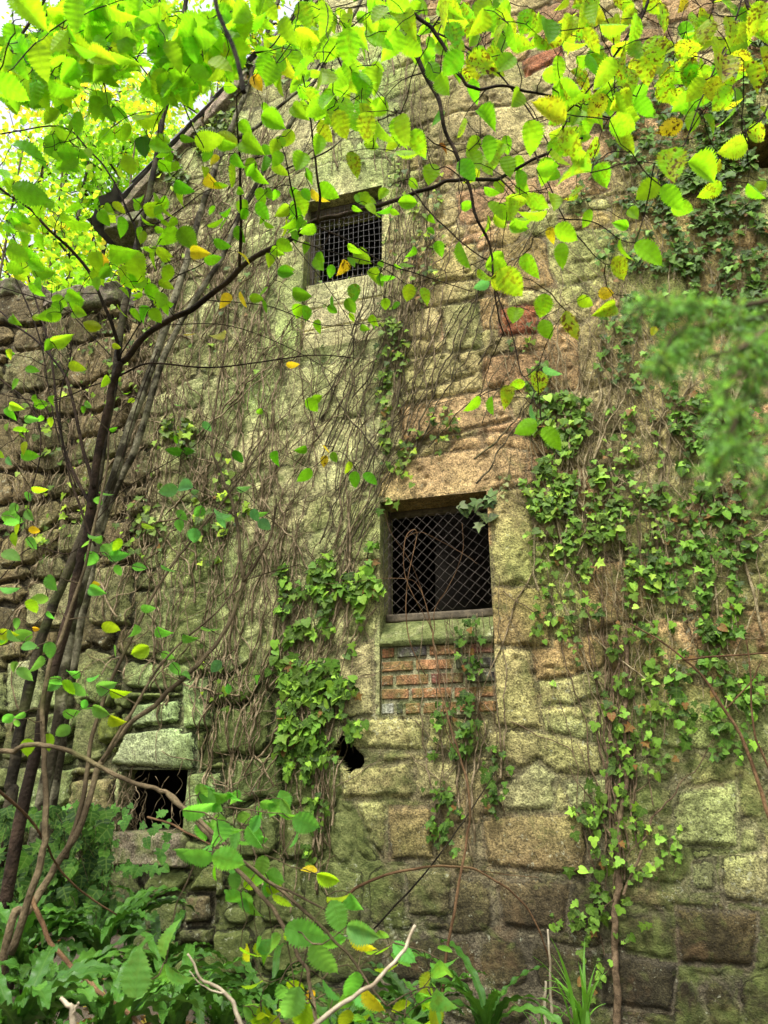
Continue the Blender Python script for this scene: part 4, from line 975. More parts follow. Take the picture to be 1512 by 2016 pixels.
mw_.build('stem', M_TWIGP, rc); mn.build('needles', M_CONI, rc)

# ================================================================== IVY
def wstem(u0, z0, u1, z1, n=None, wig=.05, lift=.006, seed=None):
    L = math.hypot(u1 - u0, z1 - z0); n = n or max(6, int(L / .03)); t = np.linspace(0, 1, n)
    s1, s2 = rng.random() * 200, rng.random() * 200
    a = np.array([u1 - u0, z1 - z0]) / (L + 1e-9); pn = np.array([-a[1], a[0]])
    off = wig * (2.6 * fbm(N1, t * L * 1.7 + s1, 0 * t + s2, 2)) + .55 * wig * 2 * fbm(N2, t * L * 6 + s1, 0 * t + s2, 2) + .011 * 2 * fbm(N4, t * L * 22 + s1, 0 * t + s2, 2) 
    off = off * np.minimum(1, np.minimum(t * 6 + .2, 1))
    u = u0 + (u1 - u0) * t + pn[0] * off; z = z0 + (z1 - z0) * t + pn[1] * off
    w = hs(u, z) + lift + np.abs(.5 * lift * 2 * fbm(N3, t * L * 5 + s2, 0 * t, 2))
    return np.stack([u, z, w], 1)
def inopen(u, z, m=0.0):
    for k, (a, b, c, d) in OPEN.items():
        cc = {'upper': z_sill_up, 'lower': z_s0}.get(k, c)
        if a + m < u < b - m and cc + m < z < d - m: return True
    return False
def toW(S): return Wn(S[:, 0], S[:, 1], S[:, 2])
def stems_px(mb, box, n, ln, ang=(85, 10), r=(.0012, .0035), wig=.05, lift=.008, keep=None, follow=None):
    """n stems in a photo box, of length range ln (m), heading given (deg, spread) from horizontal, dens noise"""
    k = 0; tries = 0; n = max(3, int(n * .62))
    while k < n and tries < n * 6:
        tries += 1
        px = rng.uniform(box[0], box[2]); py = rng.uniform(box[1], box[3])
        if keep and not keep(px, py): continue
        u, z = wallcoord(px, py); L = rng.uniform(*ln) * 1.55; a = R(rng.normal(*ang))
        u1, z1 = u + math.cos(a) * L, z + math.sin(a) * L
        if u1 < UB0 + .1 or u1 > UB1 - .05 or z < .05: continue
        top = float(roofz(np.array(u1))) if u1 > UC else float(btop(np.array(u1)))
        z1 = min(z1, top)
        if z1 - z < .08: continue
        S = wstem(u, z, u1, z1, wig=wig, lift=.006 + lift * rng.uniform(.4, 2.0))
        bad = [inopen(a_, b_) for a_, b_, c_ in S]
        if any(bad):
            i = bad.index(True)
            if i < 4: continue
            S = S[:i]
        mb.tube(toW(S), np.linspace(r[0] + (r[1] - r[0]) * rng.random() ** 1.8, r[0] * .7, len(S)), 5, cap=False); k += 1
        # side shoots
        if rng.random() < .5:
            i = rng.integers(1, len(S) - 1); q = S[i]; a2 = a + rng.choice([-1, 1]) * rng.uniform(.4, 1.1); L2 = rng.uniform(.1, .35)
            e = (q[0] + math.cos(a2) * L2, q[1] + math.sin(a2) * L2)
            if not inopen(*e) and e[1] < (float(roofz(np.array(e[0]))) if e[0] > UC else float(btop(np.array(e[0])))):
                mb.tube(toW(wstem(q[0], q[1], e[0], e[1], wig=wig * .6, lift=lift)), r[0], 4, cap=False)
IG = [(.10, .21, .02), (.16, .31, .03), (.07, .15, .018), (.25, .42, .04), (.14, .25, .06), (.05, .11, .016)]
def ivy_leaf(mb, u, z, size, w=None, pal=None, lift=None, hang=.8):
    w = float(hs(u, z)) if w is None else w
    lift = rng.uniform(.012, .05) if lift is None else lift
    pos = W(u, z, w + lift)
    a = rng.normal(-math.pi / 2, .75); tip = UD * math.cos(a) + np.array([0, 0, 1.]) * math.sin(a) + ND * rng.uniform(.0, .55)
    nrm = ND * 1.0 + np.array([0, 0, rng.uniform(.1, 1.0)]) + UD * rng.normal(0, .45)
    c = np.array((pal or IG)[rng.integers(0, len(pal or IG))]) * rng.choice([.3, .5, .8, 1.15, 1.7]) * np.array([1.2, 1.0, .6])
    if rng.random() < .025: c = np.array((.22, .09, .03))
    add_leaf(mb, IT[rng.integers(0, 3)], pos, tip, nrm, size, (*c, 0), rng.uniform(.85, 1.1))
    return pos
def ivy(label, boxes, stems, mat=M_IVYST, pal=None, base=None, thick=(.0026, .0072), lead=(), grp='ivy climbing the wall'):
    """boxes: (x0,y0,x1,y1,leaf count,leaf size px) in the photo, placed on the wall; stems: (box, n, len, ang)"""
    bx = boxes[0] if boxes else stems[0][0]
    u, z = wallcoord((bx[0] + bx[2]) / 2, bx[3]); root = empty('ivy_plant', W(u, max(z, .3), 0), label, 'ivy', grp)
    ms, ml = MB(), MB()
    for pts, r0, r1 in lead:
        WP = np.array([wallcoord(*p) for p in pts]); Q = crom(np.concatenate([WP, np.zeros((len(WP), 1))], 1), 8)
        n = len(Q); t = np.arange(n) * .3; Q[:, 0] += .010 * 2 * fbm(N1, t + rng.random() * 50, 0 * t, 3)
        rad = np.linspace(r0, r1, n) * (1 + .3 * fbm(N2, t * 2, 0 * t + 3, 3))
        ms.tube(Wn(Q[:, 0], Q[:, 1], hs(Q[:, 0], Q[:, 1]) + rad * .9 + .004), rad, 7)
    for s in stems: stems_px(ms, s[0], s[1], s[2], s[3], thick, *(s[4:] if len(s) > 4 else ()))
    k = 0
    sd = rng.random() * 50
    for (x0, y0, x1, y1, n, L) in boxes:
        got = 0; tries = 0; n = int(n * (1.45 if x0 > 1030 else 1.15))
        while got < n and tries < n * 8:
            tries += 1
            px = rng.uniform(x0 - 16, x1 + 16); py = rng.uniform(y0 - 24, y1 + 24)
            ex_ = ((px - (x0 + x1) / 2) / ((x1 - x0) / 2)) ** 2 + ((py - (y0 + y1) / 2) / ((y1 - y0) / 2)) ** 2
            if ex_ > 1.5 or N4(px / 22. + sd, py / 40.) < .22 + .20 * ex_ * (ex_ > .5) + .28 * rng.random(): continue
            u, z = wallcoord(px, py)
            if z < .1: continue
            if inopen(u, z, .02): continue
            if u > UC and z > float(roofz(np.array(u))) + .05: continue
            # small twiglet carrying a few leaves
            got += 1; d = ray(px, py); t = D / (d[1] + SL * d[0])
            sz = L * t / F * rng.choice([.36, .5, .62, .8]) * rng.uniform(.85, 1.1)
            p = ivy_leaf(ml, u, z, sz, pal=pal)
            if stems and rng.random() < .45:
                q = W(u + rng.uniform(-.05, .05), z - rng.uniform(.02, .1), float(hs(u, z)) + .006)
                m = (p + q) / 2 + ND * .012; ms.tube(np.array([q, m, p]), .0010, 3, cap=False)
    ms.build('stems', mat, root)
    if ml.n: ml.build('foliage', M_IVY, root)
    return root
# bare and nearly bare stem masses
ivy('dense net of bare brown ivy stems between the leaning trees and the upper window', [(320, 830, 400, 900, 55, 22), (380, 880, 480, 1110, 60, 20), (240, 940, 330, 1100, 50, 20), (330, 420, 560, 720, 20, 18)],
    [((290, 560, 520, 1500), 120, (.5, 1.8), (88, 12), .09), ((400, 700, 700, 1300), 70, (.4, 1.4), (84, 18), .08), ((300, 440, 480, 700), 70, (.3, 1.0), (90, 22)), ((330, 620, 520, 1200), 60, (.2, .6), (60, 45), .09)])
ivy('fine dark ivy stems slanting down from the upper window towards the lower window', [(745, 600, 800, 960, 130, 17), (760, 300, 860, 620, 60, 15), (560, 560, 780, 720, 10, 14)],
    [((600, 900, 760, 1200), 26, (.6, 1.7), (70, 9)), ((690, 600, 830, 960), 24, (.4, 1.2), (76, 12)), ((600, 740, 760, 1100), 24, (.3, .9), (62, 20))], M_IVYDK)
ivy('long pale ivy stems running down beside the upper window lintel', [(800, 330, 880, 600, 40, 14), (680, 220, 760, 330, 8, 14)], [((740, 480, 850, 900), 46, (.5, 2.0), (86, 8)), ((640, 150, 800, 420), 26, (.4, 1.0), (92, 16))])
ivy('bare ivy stems and a few leaves over the low dark wall at the left edge', [(0, 620, 230, 900, 60, 18), (180, 560, 330, 760, 60, 16), (0, 900, 200, 1120, 50, 20)],
    [((0, 700, 280, 1250), 130, (.3, 1.2), (90, 16)), ((0, 900, 300, 1500), 60, (.2, .7), (75, 35), .08), ((220, 560, 330, 1100), 60, (.4, 1.4), (90, 10))])
ivy('bare ivy stems below the kneeler stone with leaves along the sloping slate verge', [(300, 300, 380, 370, 90, 18), (370, 190, 470, 300, 130, 17), (450, 60, 560, 190, 130, 17), (540, 10, 640, 130, 130, 16), (240, 440, 330, 560, 30, 16)], [((300, 380, 470, 620), 70, (.2, .9), (90, 30), .08), ((430, 260, 560, 420), 30, (.3, .9), (90, 20))])
ivy('bare roots and stems over the green blocks right of the low opening', [(390, 1250, 480, 1420, 16, 18)], [((380, 1240, 640, 1650), 60, (.3, 1.1), (86, 13)), ((360, 1300, 560, 1640), 40, (.15, .5), (40, 40), .08), ((440, 1560, 660, 1800), 26, (.2, .6), (88, 14))])
# leafy plants
P_FR = [(.075, .20, .03), (.11, .27, .035), (.055, .15, .025), (.16, .34, .05)]
ivy('glossy ivy clump hugging the wall left of the lower window', [(560, 1100, 745, 1240, 210, 24), (745, 1000, 800, 1190, 60, 26), (700, 1080, 780, 1190, 40, 24)], [((580, 1180, 760, 1330), 24, (.2, .6), (80, 25))], pal=P_FR)
ivy('broad glossy ivy mass beside the brick panel, over the dark hole', [(545, 1240, 700, 1420, 260, 27), (545, 1380, 655, 1540, 170, 25), (600, 1540, 645, 1690, 34, 22), (660, 1395, 725, 1450, 22, 24), (560, 1480, 640, 1540, 20, 22)], [((560, 1400, 660, 1700), 26, (.3, .9), (88, 12)), ((612, 1560, 640, 1800), 8, (.3, .8), (90, 5))], pal=P_FR, lead=[([(628, 1760), (622, 1640), (615, 1520), (600, 1400), (590, 1300)], .007, .004)])
ivy('trailing ivy strands over the brick panel under the lower window', [(900, 1220, 968, 1330, 34, 19), (860, 1360, 945, 1480, 64, 21), (845, 1480, 910, 1690, 80, 18), (930, 1480, 1010, 1600, 36, 20)], [((850, 1480, 950, 1700), 24, (.3, 1.2), (88, 8)), ((960, 1500, 1010, 1660), 8, (.3, 1.0), (88, 8))], pal=[(.04, .11, .025), (.06, .15, .03), (.09, .22, .035)], lead=[([(940, 1520), (955, 1440), (945, 1380), (990, 1270), (1020, 1180), (1060, 1110), (1080, 1070)], .004, .003)])
ivy('bright ivy patch right of the lower window lintel', [(1035, 880, 1130, 1010, 200, 20), (1040, 760, 1160, 900, 140, 22), (1040, 720, 1100, 780, 30, 20)], [((1040, 900, 1200, 1200), 34, (.3, 1.2), (88, 14))], mat=M_IVYPL, pal=[(.09, .22, .035), (.13, .30, .05), (.07, .17, .03), (.20, .38, .06)])
ivy('pale leaved ivy curtain down the middle of the right hand wall', [(1040, 1000, 1170, 1330, 100, 21), (1150, 820, 1300, 1150, 170, 19), (1180, 1130, 1320, 1420, 105, 22), (1120, 930, 1220, 1140, 90, 22)],
    [((1060, 1100, 1320, 1500), 70, (.4, 1.6), (88, 14)), ((1100, 800, 1300, 1200), 40, (.3, 1.0), (80, 25), .08)], mat=M_IVYPL, pal=[(.10, .24, .04), (.15, .32, .06), (.07, .17, .03), (.22, .40, .08)], thick=(.0014, .004))
ivy('thick ivy tangle with big pale stems on the wall at the right edge', [(1290, 900, 1512, 1240, 330, 22), (1300, 1220, 1512, 1480, 170, 24), (1300, 740, 1512, 930, 200, 20)],
    [((1290, 900, 1500, 1450), 60, (.4, 1.5), (92, 18), .09), ((1250, 800, 1500, 1100), 34, (.3, .9), (80, 40), .09)], mat=M_IVYPL, pal=[(.05, .14, .025), (.08, .21, .035), (.12, .28, .04)], thick=(.0018, .0055),
    lead=[([(1500, 1250), (1460, 1080), (1420, 960), (1430, 820), (1490, 700)], .007, .005), ([(1290, 1130), (1300, 960), (1330, 830), (1380, 690), (1420, 560), (1440, 500)], .008, .005), ([(1420, 1330), (1410, 1200), (1400, 1050), (1380, 900), (1390, 800)], .006, .004)])
ivy('dark ivy mass high on the right around the black recess', [(1180, 110, 1440, 430, 480, 20), (1320, 330, 1530, 620, 440, 21), (1180, 400, 1360, 620, 170, 18), (1180, 560, 1330, 760, 110, 18), (1400, 60, 1530, 350, 240, 21), (1110, 360, 1160, 430, 20, 16)],
    [((1180, 400, 1512, 900), 70, (.4, 1.4), (90, 16), .08), ((1180, 200, 1450, 500), 40, (.3, 1.0), (92, 20))], mat=M_IVYPL, pal=[(.05, .13, .03), (.08, .20, .035), (.11, .24, .07), (.035, .09, .02)], thick=(.0015, .004))
ivy('ivy with a thick hairy trunk climbing the lower right wall', [(1170, 1380, 1320, 1560, 60, 22), (1100, 1530, 1200, 1640, 18, 24), (1170, 1560, 1330, 1720, 60, 22), (1110, 1680, 1220, 1800, 20, 26), (1100, 1760, 1270, 1850, 26, 22), (1100, 1860, 1200, 1960, 10, 20)],
    [((1180, 1560, 1290, 1800), 24, (.3, 1.2), (90, 9)), ((1120, 1600, 1230, 1900), 12, (.2, .6), (80, 30), .07)], M_ROOT, pal=[(.12, .28, .05), (.16, .34, .05), (.09, .22, .04)], lead=[([(1214, 2060), (1216, 1960), (1210, 1850), (1214, 1760), (1220, 1640), (1232, 1520), (1226, 1420), (1236, 1340), (1230, 1250)], .0165, .010), ([(1250, 1640), (1245, 1500), (1238, 1400)], .006, .004)])
ivy('small ivy sprigs among the stones above the lower window', [(830, 800, 900, 890, 40, 17), (780, 840, 830, 960, 30, 17), (1000, 640, 1060, 700, 10, 18)], [((780, 880, 960, 960), 10, (.3, 1.0), (60, 15)), ((880, 700, 980, 960), 8, (.4, .9), (75, 12))], M_IVYDK)
ivy('sprig of greyish ivy hanging over the top corner of the lower window', [(985, 900, 1002, 985, 12, 14)], [], pal=[(.16, .22, .12), (.20, .26, .17)], lead=[([(1006, 880), (1000, 930), (990, 965), (984, 985)], .0018, .0014)])
# that sprig's leaves in front of the mesh
ri = bpy.data.objects[-1] if False else None
m2 = MB(); rg = empty('ivy_sprig', W(ub_, lw[3] - .05, .03), 'grey-green ivy sprig lying across the top right of the chain link', 'ivy')
for (x, y, s) in ((960, 975, 30), (968, 985, 26), (940, 985, 30), (912, 998, 30), (905, 995, 24), (932, 998, 24), (950, 1012, 30), (958, 1024, 30), (945, 1030, 26)):
    u, z = wallcoord(x, y); ivy_leaf(m2, u, z, s * 4 / F * .9, w=-.02, pal=[(.05, .12, .06), (.09, .17, .10), (.14, .20, .16)], lift=.03)
m2.build('foliage', M_IVY, rg); m3 = MB(); m3.tube(crom(np.array([W(*wallcoord(*p), .02) for p in ((1000, 940), (985, 970), (962, 985), (940, 1000), (950, 1030))]), 6), .0018, 5); m3.build('stem', M_IVYDK, rg)

# ivy on the bank, low left: standing clear of the wall
def bank_ivy(label, x0, x1, y0, y1, n, Y0, Y1, s, pal):
    root = empty('ivy_plant', at((x0 + x1) / 2, y1, Y1), label, 'ivy', 'ivy on the bank'); ml, ms = MB(), MB()
    for _ in range(n):
        px, py = rng.uniform(x0, x1), rng.uniform(y0, y1)
        if N4(px / 40., py / 40.) < .3: continue
        p = at(px, py, rng.uniform(Y0, Y1)); c = np.array(pal[rng.integers(0, len(pal))]) * rng.uniform(.8, 1.3)
        add_leaf(ml, IT[rng.integers(0, 3)], p, np.array([rng.normal(0, .6), -.4, -1]), np.array([rng.normal(0, .4), -1, rng.uniform(.3, 1.2)]), s * rng.uniform(.7, 1.2), (*c, 0))
        if rng.random() < .5: ms.tube(crom(np.array([p + [rng.normal(0, .05), .06, -.12], p + [rng.normal(0, .02), .02, -.05], p]), 3), .0011, 3, cap=False)
    if n > 300: ms.build('stems', M_IVYST, root)
    ml.build('foliage', M_IVY, root)
bank_ivy('dark shiny ivy bush in the lower left beneath the tree stems', -20, 215, 1590, 1800, 800, 2.5, 3.3, .042, [(.010, .034, .004), (.022, .068, .007), (.05, .13, .012)])
bank_ivy('thin ivy strands trailing below the low opening', 120, 330, 1580, 1720, 160, 3.2, 3.7, .034, [(.06, .17, .03), (.09, .24, .04)])

# ================================================================== FERNS (hart's tongue)
FERN_C = [(.028, .105, .012), (.045, .15, .016), (.018, .065, .009), (.065, .19, .02)]
def frond_mesh(base, az, L, wid, arch, c):
    n = 44; t = np.linspace(0, 1, n); m = 7
    el = R(78) - arch * t ** 1.1
    ds = L / (n - 1); hx = np.concatenate([[0], np.cumsum(np.cos(el[:-1]) * ds)]); hz = np.concatenate([[0], np.cumsum(np.sin(el[:-1]) * ds)])
    side = np.array([-math.sin(az), math.cos(az), 0]); fw = np.array([math.cos(az), math.sin(az), 0])
    sw = .03 * L * np.sin(t * 5 + rng.random() * 6)
    C = base + hx[:, None] * fw + hz[:, None] * np.array([0, 0, 1.]) + sw[:, None] * side
    nz = -np.sin(el)[:, None] * fw + np.cos(el)[:, None] * np.array([0, 0, 1.])
    w = wid * np.clip(t * 9, 0.08, 1) * np.clip((1 - t) * 5, 0.02, 1) ** .7
    w[t < .14] = .003
    s = np.linspace(-1, 1, m); f1 = rng.uniform(40, 62); p1 = rng.random() * 6; tw = rng.normal(0, .5)
    V = np.zeros((n, m, 3)); UV = np.zeros((n, m, 3))
    for k in range(m):
        wav = .30 * wid * (abs(s[k]) ** 2) * np.sin(t * f1 + p1 + (s[k] > 0) * 1.3)
        sd = side * math.cos(tw * .5) 
        V[:, k] = C + (s[k] * w)[:, None] * sd + (abs(s[k]) * w * .25 + wav * (w > .005) + s[k] * w * math.sin(tw) * .6)[:, None] * nz
        UV[:, k, 0] = s[k]; UV[:, k, 1] = t * 2
    i = np.arange(n - 1)[:, None] * m; j = np.arange(m - 1)[None]
    q = np.stack([i + j, i + j + 1, i + m + j + 1, i + m + j], -1).reshape(-1, 4)
    mb = MB(); mb.add(V.reshape(-1, 3), q, None, (*c, 0), UV.reshape(-1, 3)); return mb
def fern(label, px, py, Y, n, L, wid=.014, spread=(0, 360), grp='ferns at the foot of the wall'):
    p = at(px, py, Y); root = empty('hart_tongue_fern', p, label, 'fern', grp)
    for k in range(int(n * 1.5)):
        az = R(rng.uniform(*spread))
        c = np.array(FERN_C[rng.integers(0, 4)]) * rng.uniform(.8, 1.2)
        frond_mesh(p + rng.normal(0, .012, 3), az, L * rng.uniform(.6, 1.1), wid * rng.uniform(.8, 1.2), rng.uniform(1.3, 2.5), c).build('frond', M_FERN, root)
fern('large glossy strap leaved fern in the lower left, its fronds reaching right', 190, 1905, 2.5, 22, .34)
fern('strap leaved fern at the left edge under the ivy bush', 40, 1930, 2.3, 20, .32)
fern('strap leaved fern at the bottom left corner', 90, 2030, 1.9, 18, .30)
fern('upright strap leaved fern with long fronds behind the big one', 250, 1860, 2.9, 12, .30)
fern('strap leaved fern at the bottom between the corner and the serrated leaf trio', 330, 2060, 2.2, 16, .34)
fern('dark strap leaved fern at the foot of the wall, left of centre', 520, 2010, 2.7, 14, .30)
fern('strap leaved fern at the bottom centre beside the white stick', 830, 2060, 2.7, 14, .34)
fern('single low fern with long arching fronds, right of centre at the bottom', 960, 2060, 2.6, 9, .42)
fern('small strap leaved fern between the two bottom left clumps', 140, 1830, 2.8, 12, .26)
fern('dark strap leaved fern filling the very bottom left, left of the forked stub', 20, 2080, 1.6, 12, .28)
fern('dark strap leaved fern right of the forked stub at the bottom edge', 210, 2090, 1.75, 14, .30)
fern('strap leaved fern behind the serrated leaf trio', 300, 1960, 2.6, 14, .30)
fern('low strap leaved fern under the arching pale branch near the bottom', 440, 2050, 2.5, 12, .28)
fern('small dark fern beneath the white stick at the bottom', 680, 2080, 2.4, 12, .28)
# sedge tuft
def tuft(label, px, py, Y, n, L, c, w=.005):
    p = at(px, py, Y); root = empty('grass_tuft', p, label, 'grass'); mb = MB()
    for _ in range(n):
        az = rng.uniform(0, 6.28); l = L * rng.uniform(.5, 1.1); t = np.linspace(0, 1, 12); el = R(84) - rng.uniform(.3, 2.1) * t ** 1.6
        hx = np.concatenate([[0], np.cumsum(np.cos(el[:-1]) * l / 11)]); hz = np.concatenate([[0], np.cumsum(np.sin(el[:-1]) * l / 11)])
        fw = np.array([math.cos(az), math.sin(az), 0]); sd = np.array([-math.sin(az), math.cos(az), 0]); C = p + rng.normal(0, .012, 3) + hx[:, None] * fw + hz[:, None] * np.array([0, 0, 1.])
        ww = w * np.clip((1 - t) * 2.2, .05, 1)
        V = np.stack([C - sd * ww[:, None], C + np.array([0, 0, -.0015]), C + sd * ww[:, None]], 1).reshape(-1, 3)
        i = np.arange(11)[:, None] * 3; j = np.arange(2)[None]; q = np.stack([i + j, i + j + 1, i + 3 + j + 1, i + 3 + j], -1).reshape(-1, 4)
        cc = np.array(c) * rng.uniform(.8, 1.25)
        mb.add(V, q, None, (*cc, 0))
    mb.build('blades', M_CONI, root)
tuft('fresh green sedge tuft at the bottom right of centre', 1150, 2070, 2.6, 20, .30, (.13, .32, .03), .0068)
tuft('smaller sedge tuft left of the ivy trunk foot', 1075, 2110, 2.7, 14, .24, (.12, .28, .04), .005)

# ================================================================== BRAMBLES AND STICKS
def cane(name, label, pts, Y, r0, r1, mat, cat, side=(), grp=None, thorns=False):
    P = path(pts, Y); root = empty(name, P[0], label, cat, grp); sk = Skel(); Q = sk.limb(P, r0, r1, 6, .004)
    for e in side: sk.limb(path(e[0], e[1]), e[2], e[3], 5, .003)
    if thorns:
        for _ in range(40):
            i = rng.integers(1, len(Q)); d = rng.normal(0, 1, 3); d /= np.linalg.norm(d); sk.mb.tube(np.array([Q[i], Q[i] + d * (r0 + .004)]), [r0 * .35, .0002], 4)
    sk.mb.build('stem', mat, root); return root
G = 'dead canes and brambles'
cane('bramble_cane', 'reddish cane rising in front of the brick panel and bending past the window', [(868, 2050), (872, 1950), (882, 1860), (902, 1750), (920, 1650), (924, 1560), (905, 1490), (885, 1420), (868, 1360), (858, 1300), (852, 1240)], [2.6, 3.0], .0055, .003, M_BRAM, 'cane', [([(905, 1490), (884, 1450), (866, 1400)], 2.95, .003, .001)], G, True)
cane('bramble_cane', 'pale cane looping in front of the chain link and down over the sill', [(852, 1240), (800, 1140), (798, 1060), (820, 1050), (800, 1160), (806, 1260), (838, 1330)][::-1], [3.6, 3.5], .003, .0018, M_BRAM, 'cane', [([(852, 1245), (838, 1190), (822, 1150), (800, 1140), (740, 1140), (680, 1148), (640, 1150)], 3.6, .0024, .0012), ([(856, 1240), (856, 1200), (880, 1160), (900, 1120), (912, 1080), (910, 1030)], 3.6, .0024, .0012), ([(798, 1058), (830, 1048), (880, 1072), (920, 1095), (940, 1110)], 3.65, .002, .001), ([(850, 1245), (835, 1180), (810, 1110), (770, 1050), (758, 1010)], 3.65, .0018, .001)], G)
cane('bramble_cane', 'brown bramble arching low across the wall foot to the right of centre', [(660, 1790), (700, 1750), (760, 1722), (850, 1707), (930, 1712), (1000, 1750), (1050, 1810), (1078, 1880), (1085, 1960)], [2.9, 3.0], .0055, .003, M_BRAM, 'cane', [([(930, 1712), (1000, 1722), (1060, 1728)], 3.1, .002, .001)], G, True)
cane('bramble_cane', 'long brown bramble slanting down at the right edge', [(1240, 1228), (1300, 1262), (1350, 1300), (1390, 1340), (1415, 1380), (1460, 1450), (1495, 1550), (1520, 1620)], [2.7, 2.5], .003, .007, M_BRAM, 'cane', [([(1345, 1298), (1430, 1290), (1540, 1285)], 2.6, .004, .003), ([(1430, 1395), (1480, 1340), (1500, 1300)], 2.6, .003, .002)], G, True)
cane('bramble_cane', 'second brown bramble upright at the right edge', [(1540, 1560), (1500, 1480), (1482, 1420), (1478, 1330), (1470, 1260)], [2.5, 2.5], .004, .0025, M_BRAM, 'cane', (), G, True)
cane('bramble_cane', 'slanting black twig low in front of the wall centre', [(735, 1830), (800, 1760), (860, 1690), (910, 1620), (950, 1560), (975, 1520)], [2.9, 3.0], .0035, .002, M_BARKD, 'twig', (), G)
cane('dead_stalk', 'broken tan stalk standing upright beside the sedge', [(1088, 2060), (1086, 1980), (1084, 1900), (1080, 1830)], 2.7, .006, .003, M_DEADW, 'stalk', [([(1076, 2060), (1074, 1980), (1074, 1932)], 2.68, .006, .004)], G)
cane('dead_stick', 'white bare stick curving up at the bottom centre', [(560, 2090), (620, 2016), (690, 1970), (750, 1925), (795, 1870), (820, 1822)], [1.5, 1.6], .0045, .003, M_DEADW, 'stick', (), G)
cane('dead_stick', 'pale broken stick at the bottom, right of the serrated leaf trio', [(490, 2060), (465, 1995), (440, 1955), (395, 1925), (368, 1875)], [1.6, 1.6], .0045, .002, M_DEADW, 'stick', [([(440, 1955), (400, 1940), (372, 1912)], 1.6, .002, .001)], G)
cane('dead_stick', 'thick brown stick slanting through the bottom left ferns', [(60, 1760), (90, 1830), (130, 1890), (180, 1940), (240, 1985), (300, 2040)], [2.0, 1.7], .006, .0045, M_BRAM, 'stick', (), G)
cane('dead_stick', 'thin tan stick at the left edge above the ferns', [(-20, 1540), (30, 1585), (80, 1640), (110, 1700), (160, 1755), (230, 1800)], [1.8, 2.2], .004, .002, M_BRAM, 'stick', (), G)
cane('dead_stick', 'short forked stub at the very bottom left', [(150, 2060), (140, 1990), (118, 1960)], 1.4, .006, .003, M_DEADW, 'stick', [([(140, 2000), (155, 1975)], 1.4, .003, .002)], G)
cane('dead_stick', 'brown snapped twig poking over the mouth of the low opening', [(420, 1665), (370, 1640), (330, 1620), (290, 1610)], [3.2, 3.4], .004, .005, M_BRAM, 'twig', (), G)
# hanging roots in the low opening
rt = empty('hanging_roots', W((low[0] + low[1]) / 2, low[2], .02), 'tangle of bare pale roots hanging across the low square opening', 'roots'); m2 = MB()
for _ in range(60):
    a_, b_ = rng.uniform(low[0] - .12, low[1] + .05), rng.uniform(low[2] + .05, low[3] + .05); n = 12; t = np.linspace(0, 1, n)
    L = rng.uniform(.12, .5); dx = rng.normal(0, .12)
    if rng.random() < .6: a_ = low[0] + abs(rng.normal(0, .06))
    w0_ = rng.uniform(-.1, .06)
    Q = np.stack([a_ + dx * t + .05 * fbm(N1, t * 4 + a_ * 90, 0 * t, 2) * 2, b_ - L * t, w0_ + .06 * fbm(N2, t * 4 + b_ * 90, 0 * t, 2) * 2 + .02], 1)
    m2.tube(Wn(Q[:, 0], Q[:, 1], Q[:, 2]), np.linspace(rng.uniform(.001, .0035), .0008, n), 4, cap=False)
m2.build('roots', M_IVYST, rt)
# ledge under the low opening with litter
m2 = MB(); m2.box([(low[0] - .05, low[2] - .16), (low[1] + .05, low[2] - .16), (low[1] + .03, low[2] + .0), (low[0] - .02, low[2] + .01)], -.3, .07, (.2, .17, .11, .4), 20, .05, .02); m2.build('window_sill', M_STONE, bld)

# ================================================================== LEAF LITTER (uncountable)
m2 = MB()
for _ in range(2600):
    u = rng.uniform(-2.9, 2.6); w = abs(rng.normal(0, 1.0)) + .04; p = W(u, 0, w); 
    z = float(gz(p[0], p[1])) + rng.uniform(.004, .02); c = np.array([(.20, .10, .03), (.30, .17, .05), (.40, .30, .05), (.12, .06, .025)][rng.integers(0, 4)])
    add_leaf(m2, far_t, np.array([p[0], p[1], z]), rng.normal(0, 1, 3) * [1, 1, .25], np.array([rng.normal(0, .5), rng.normal(0, .5), 1]), rng.uniform(.03, .07), (*c, 0))
m2.build('leaf_litter', M_FAR)['kind'] = 'stuff'
lit = bpy.data.objects['leaf_litter']; tag(lit, 'fallen brown and yellow leaves strewn over the soil at the wall foot', 'leaf litter')
# low green cover on the bank
m2 = MB()
for _ in range(4200):
    u = rng.uniform(-3.2, .8); w = rng.uniform(.05, 1.7); 
    if N2(u * 2.5 + 30, w * 3) < .40: continue
    p = W(u, 0, w); z = float(gz(p[0], p[1])) + rng.uniform(.01, .12)
    c = np.array([(.02, .07, .012), (.04, .12, .018), (.015, .045, .01)][rng.integers(0, 3)])
    add_leaf(m2, IT[rng.integers(0, 3)], np.array([p[0], p[1], z]), rng.normal(0, 1, 3) * [1, 1, .4], np.array([rng.normal(0, .6), -.5, 1]), rng.uniform(.03, .06), (*c, 0))
o = m2.build('ground_cover', M_IVY); tag(o, 'low dark ivy and weeds covering the bank', 'ground cover', kind='stuff')

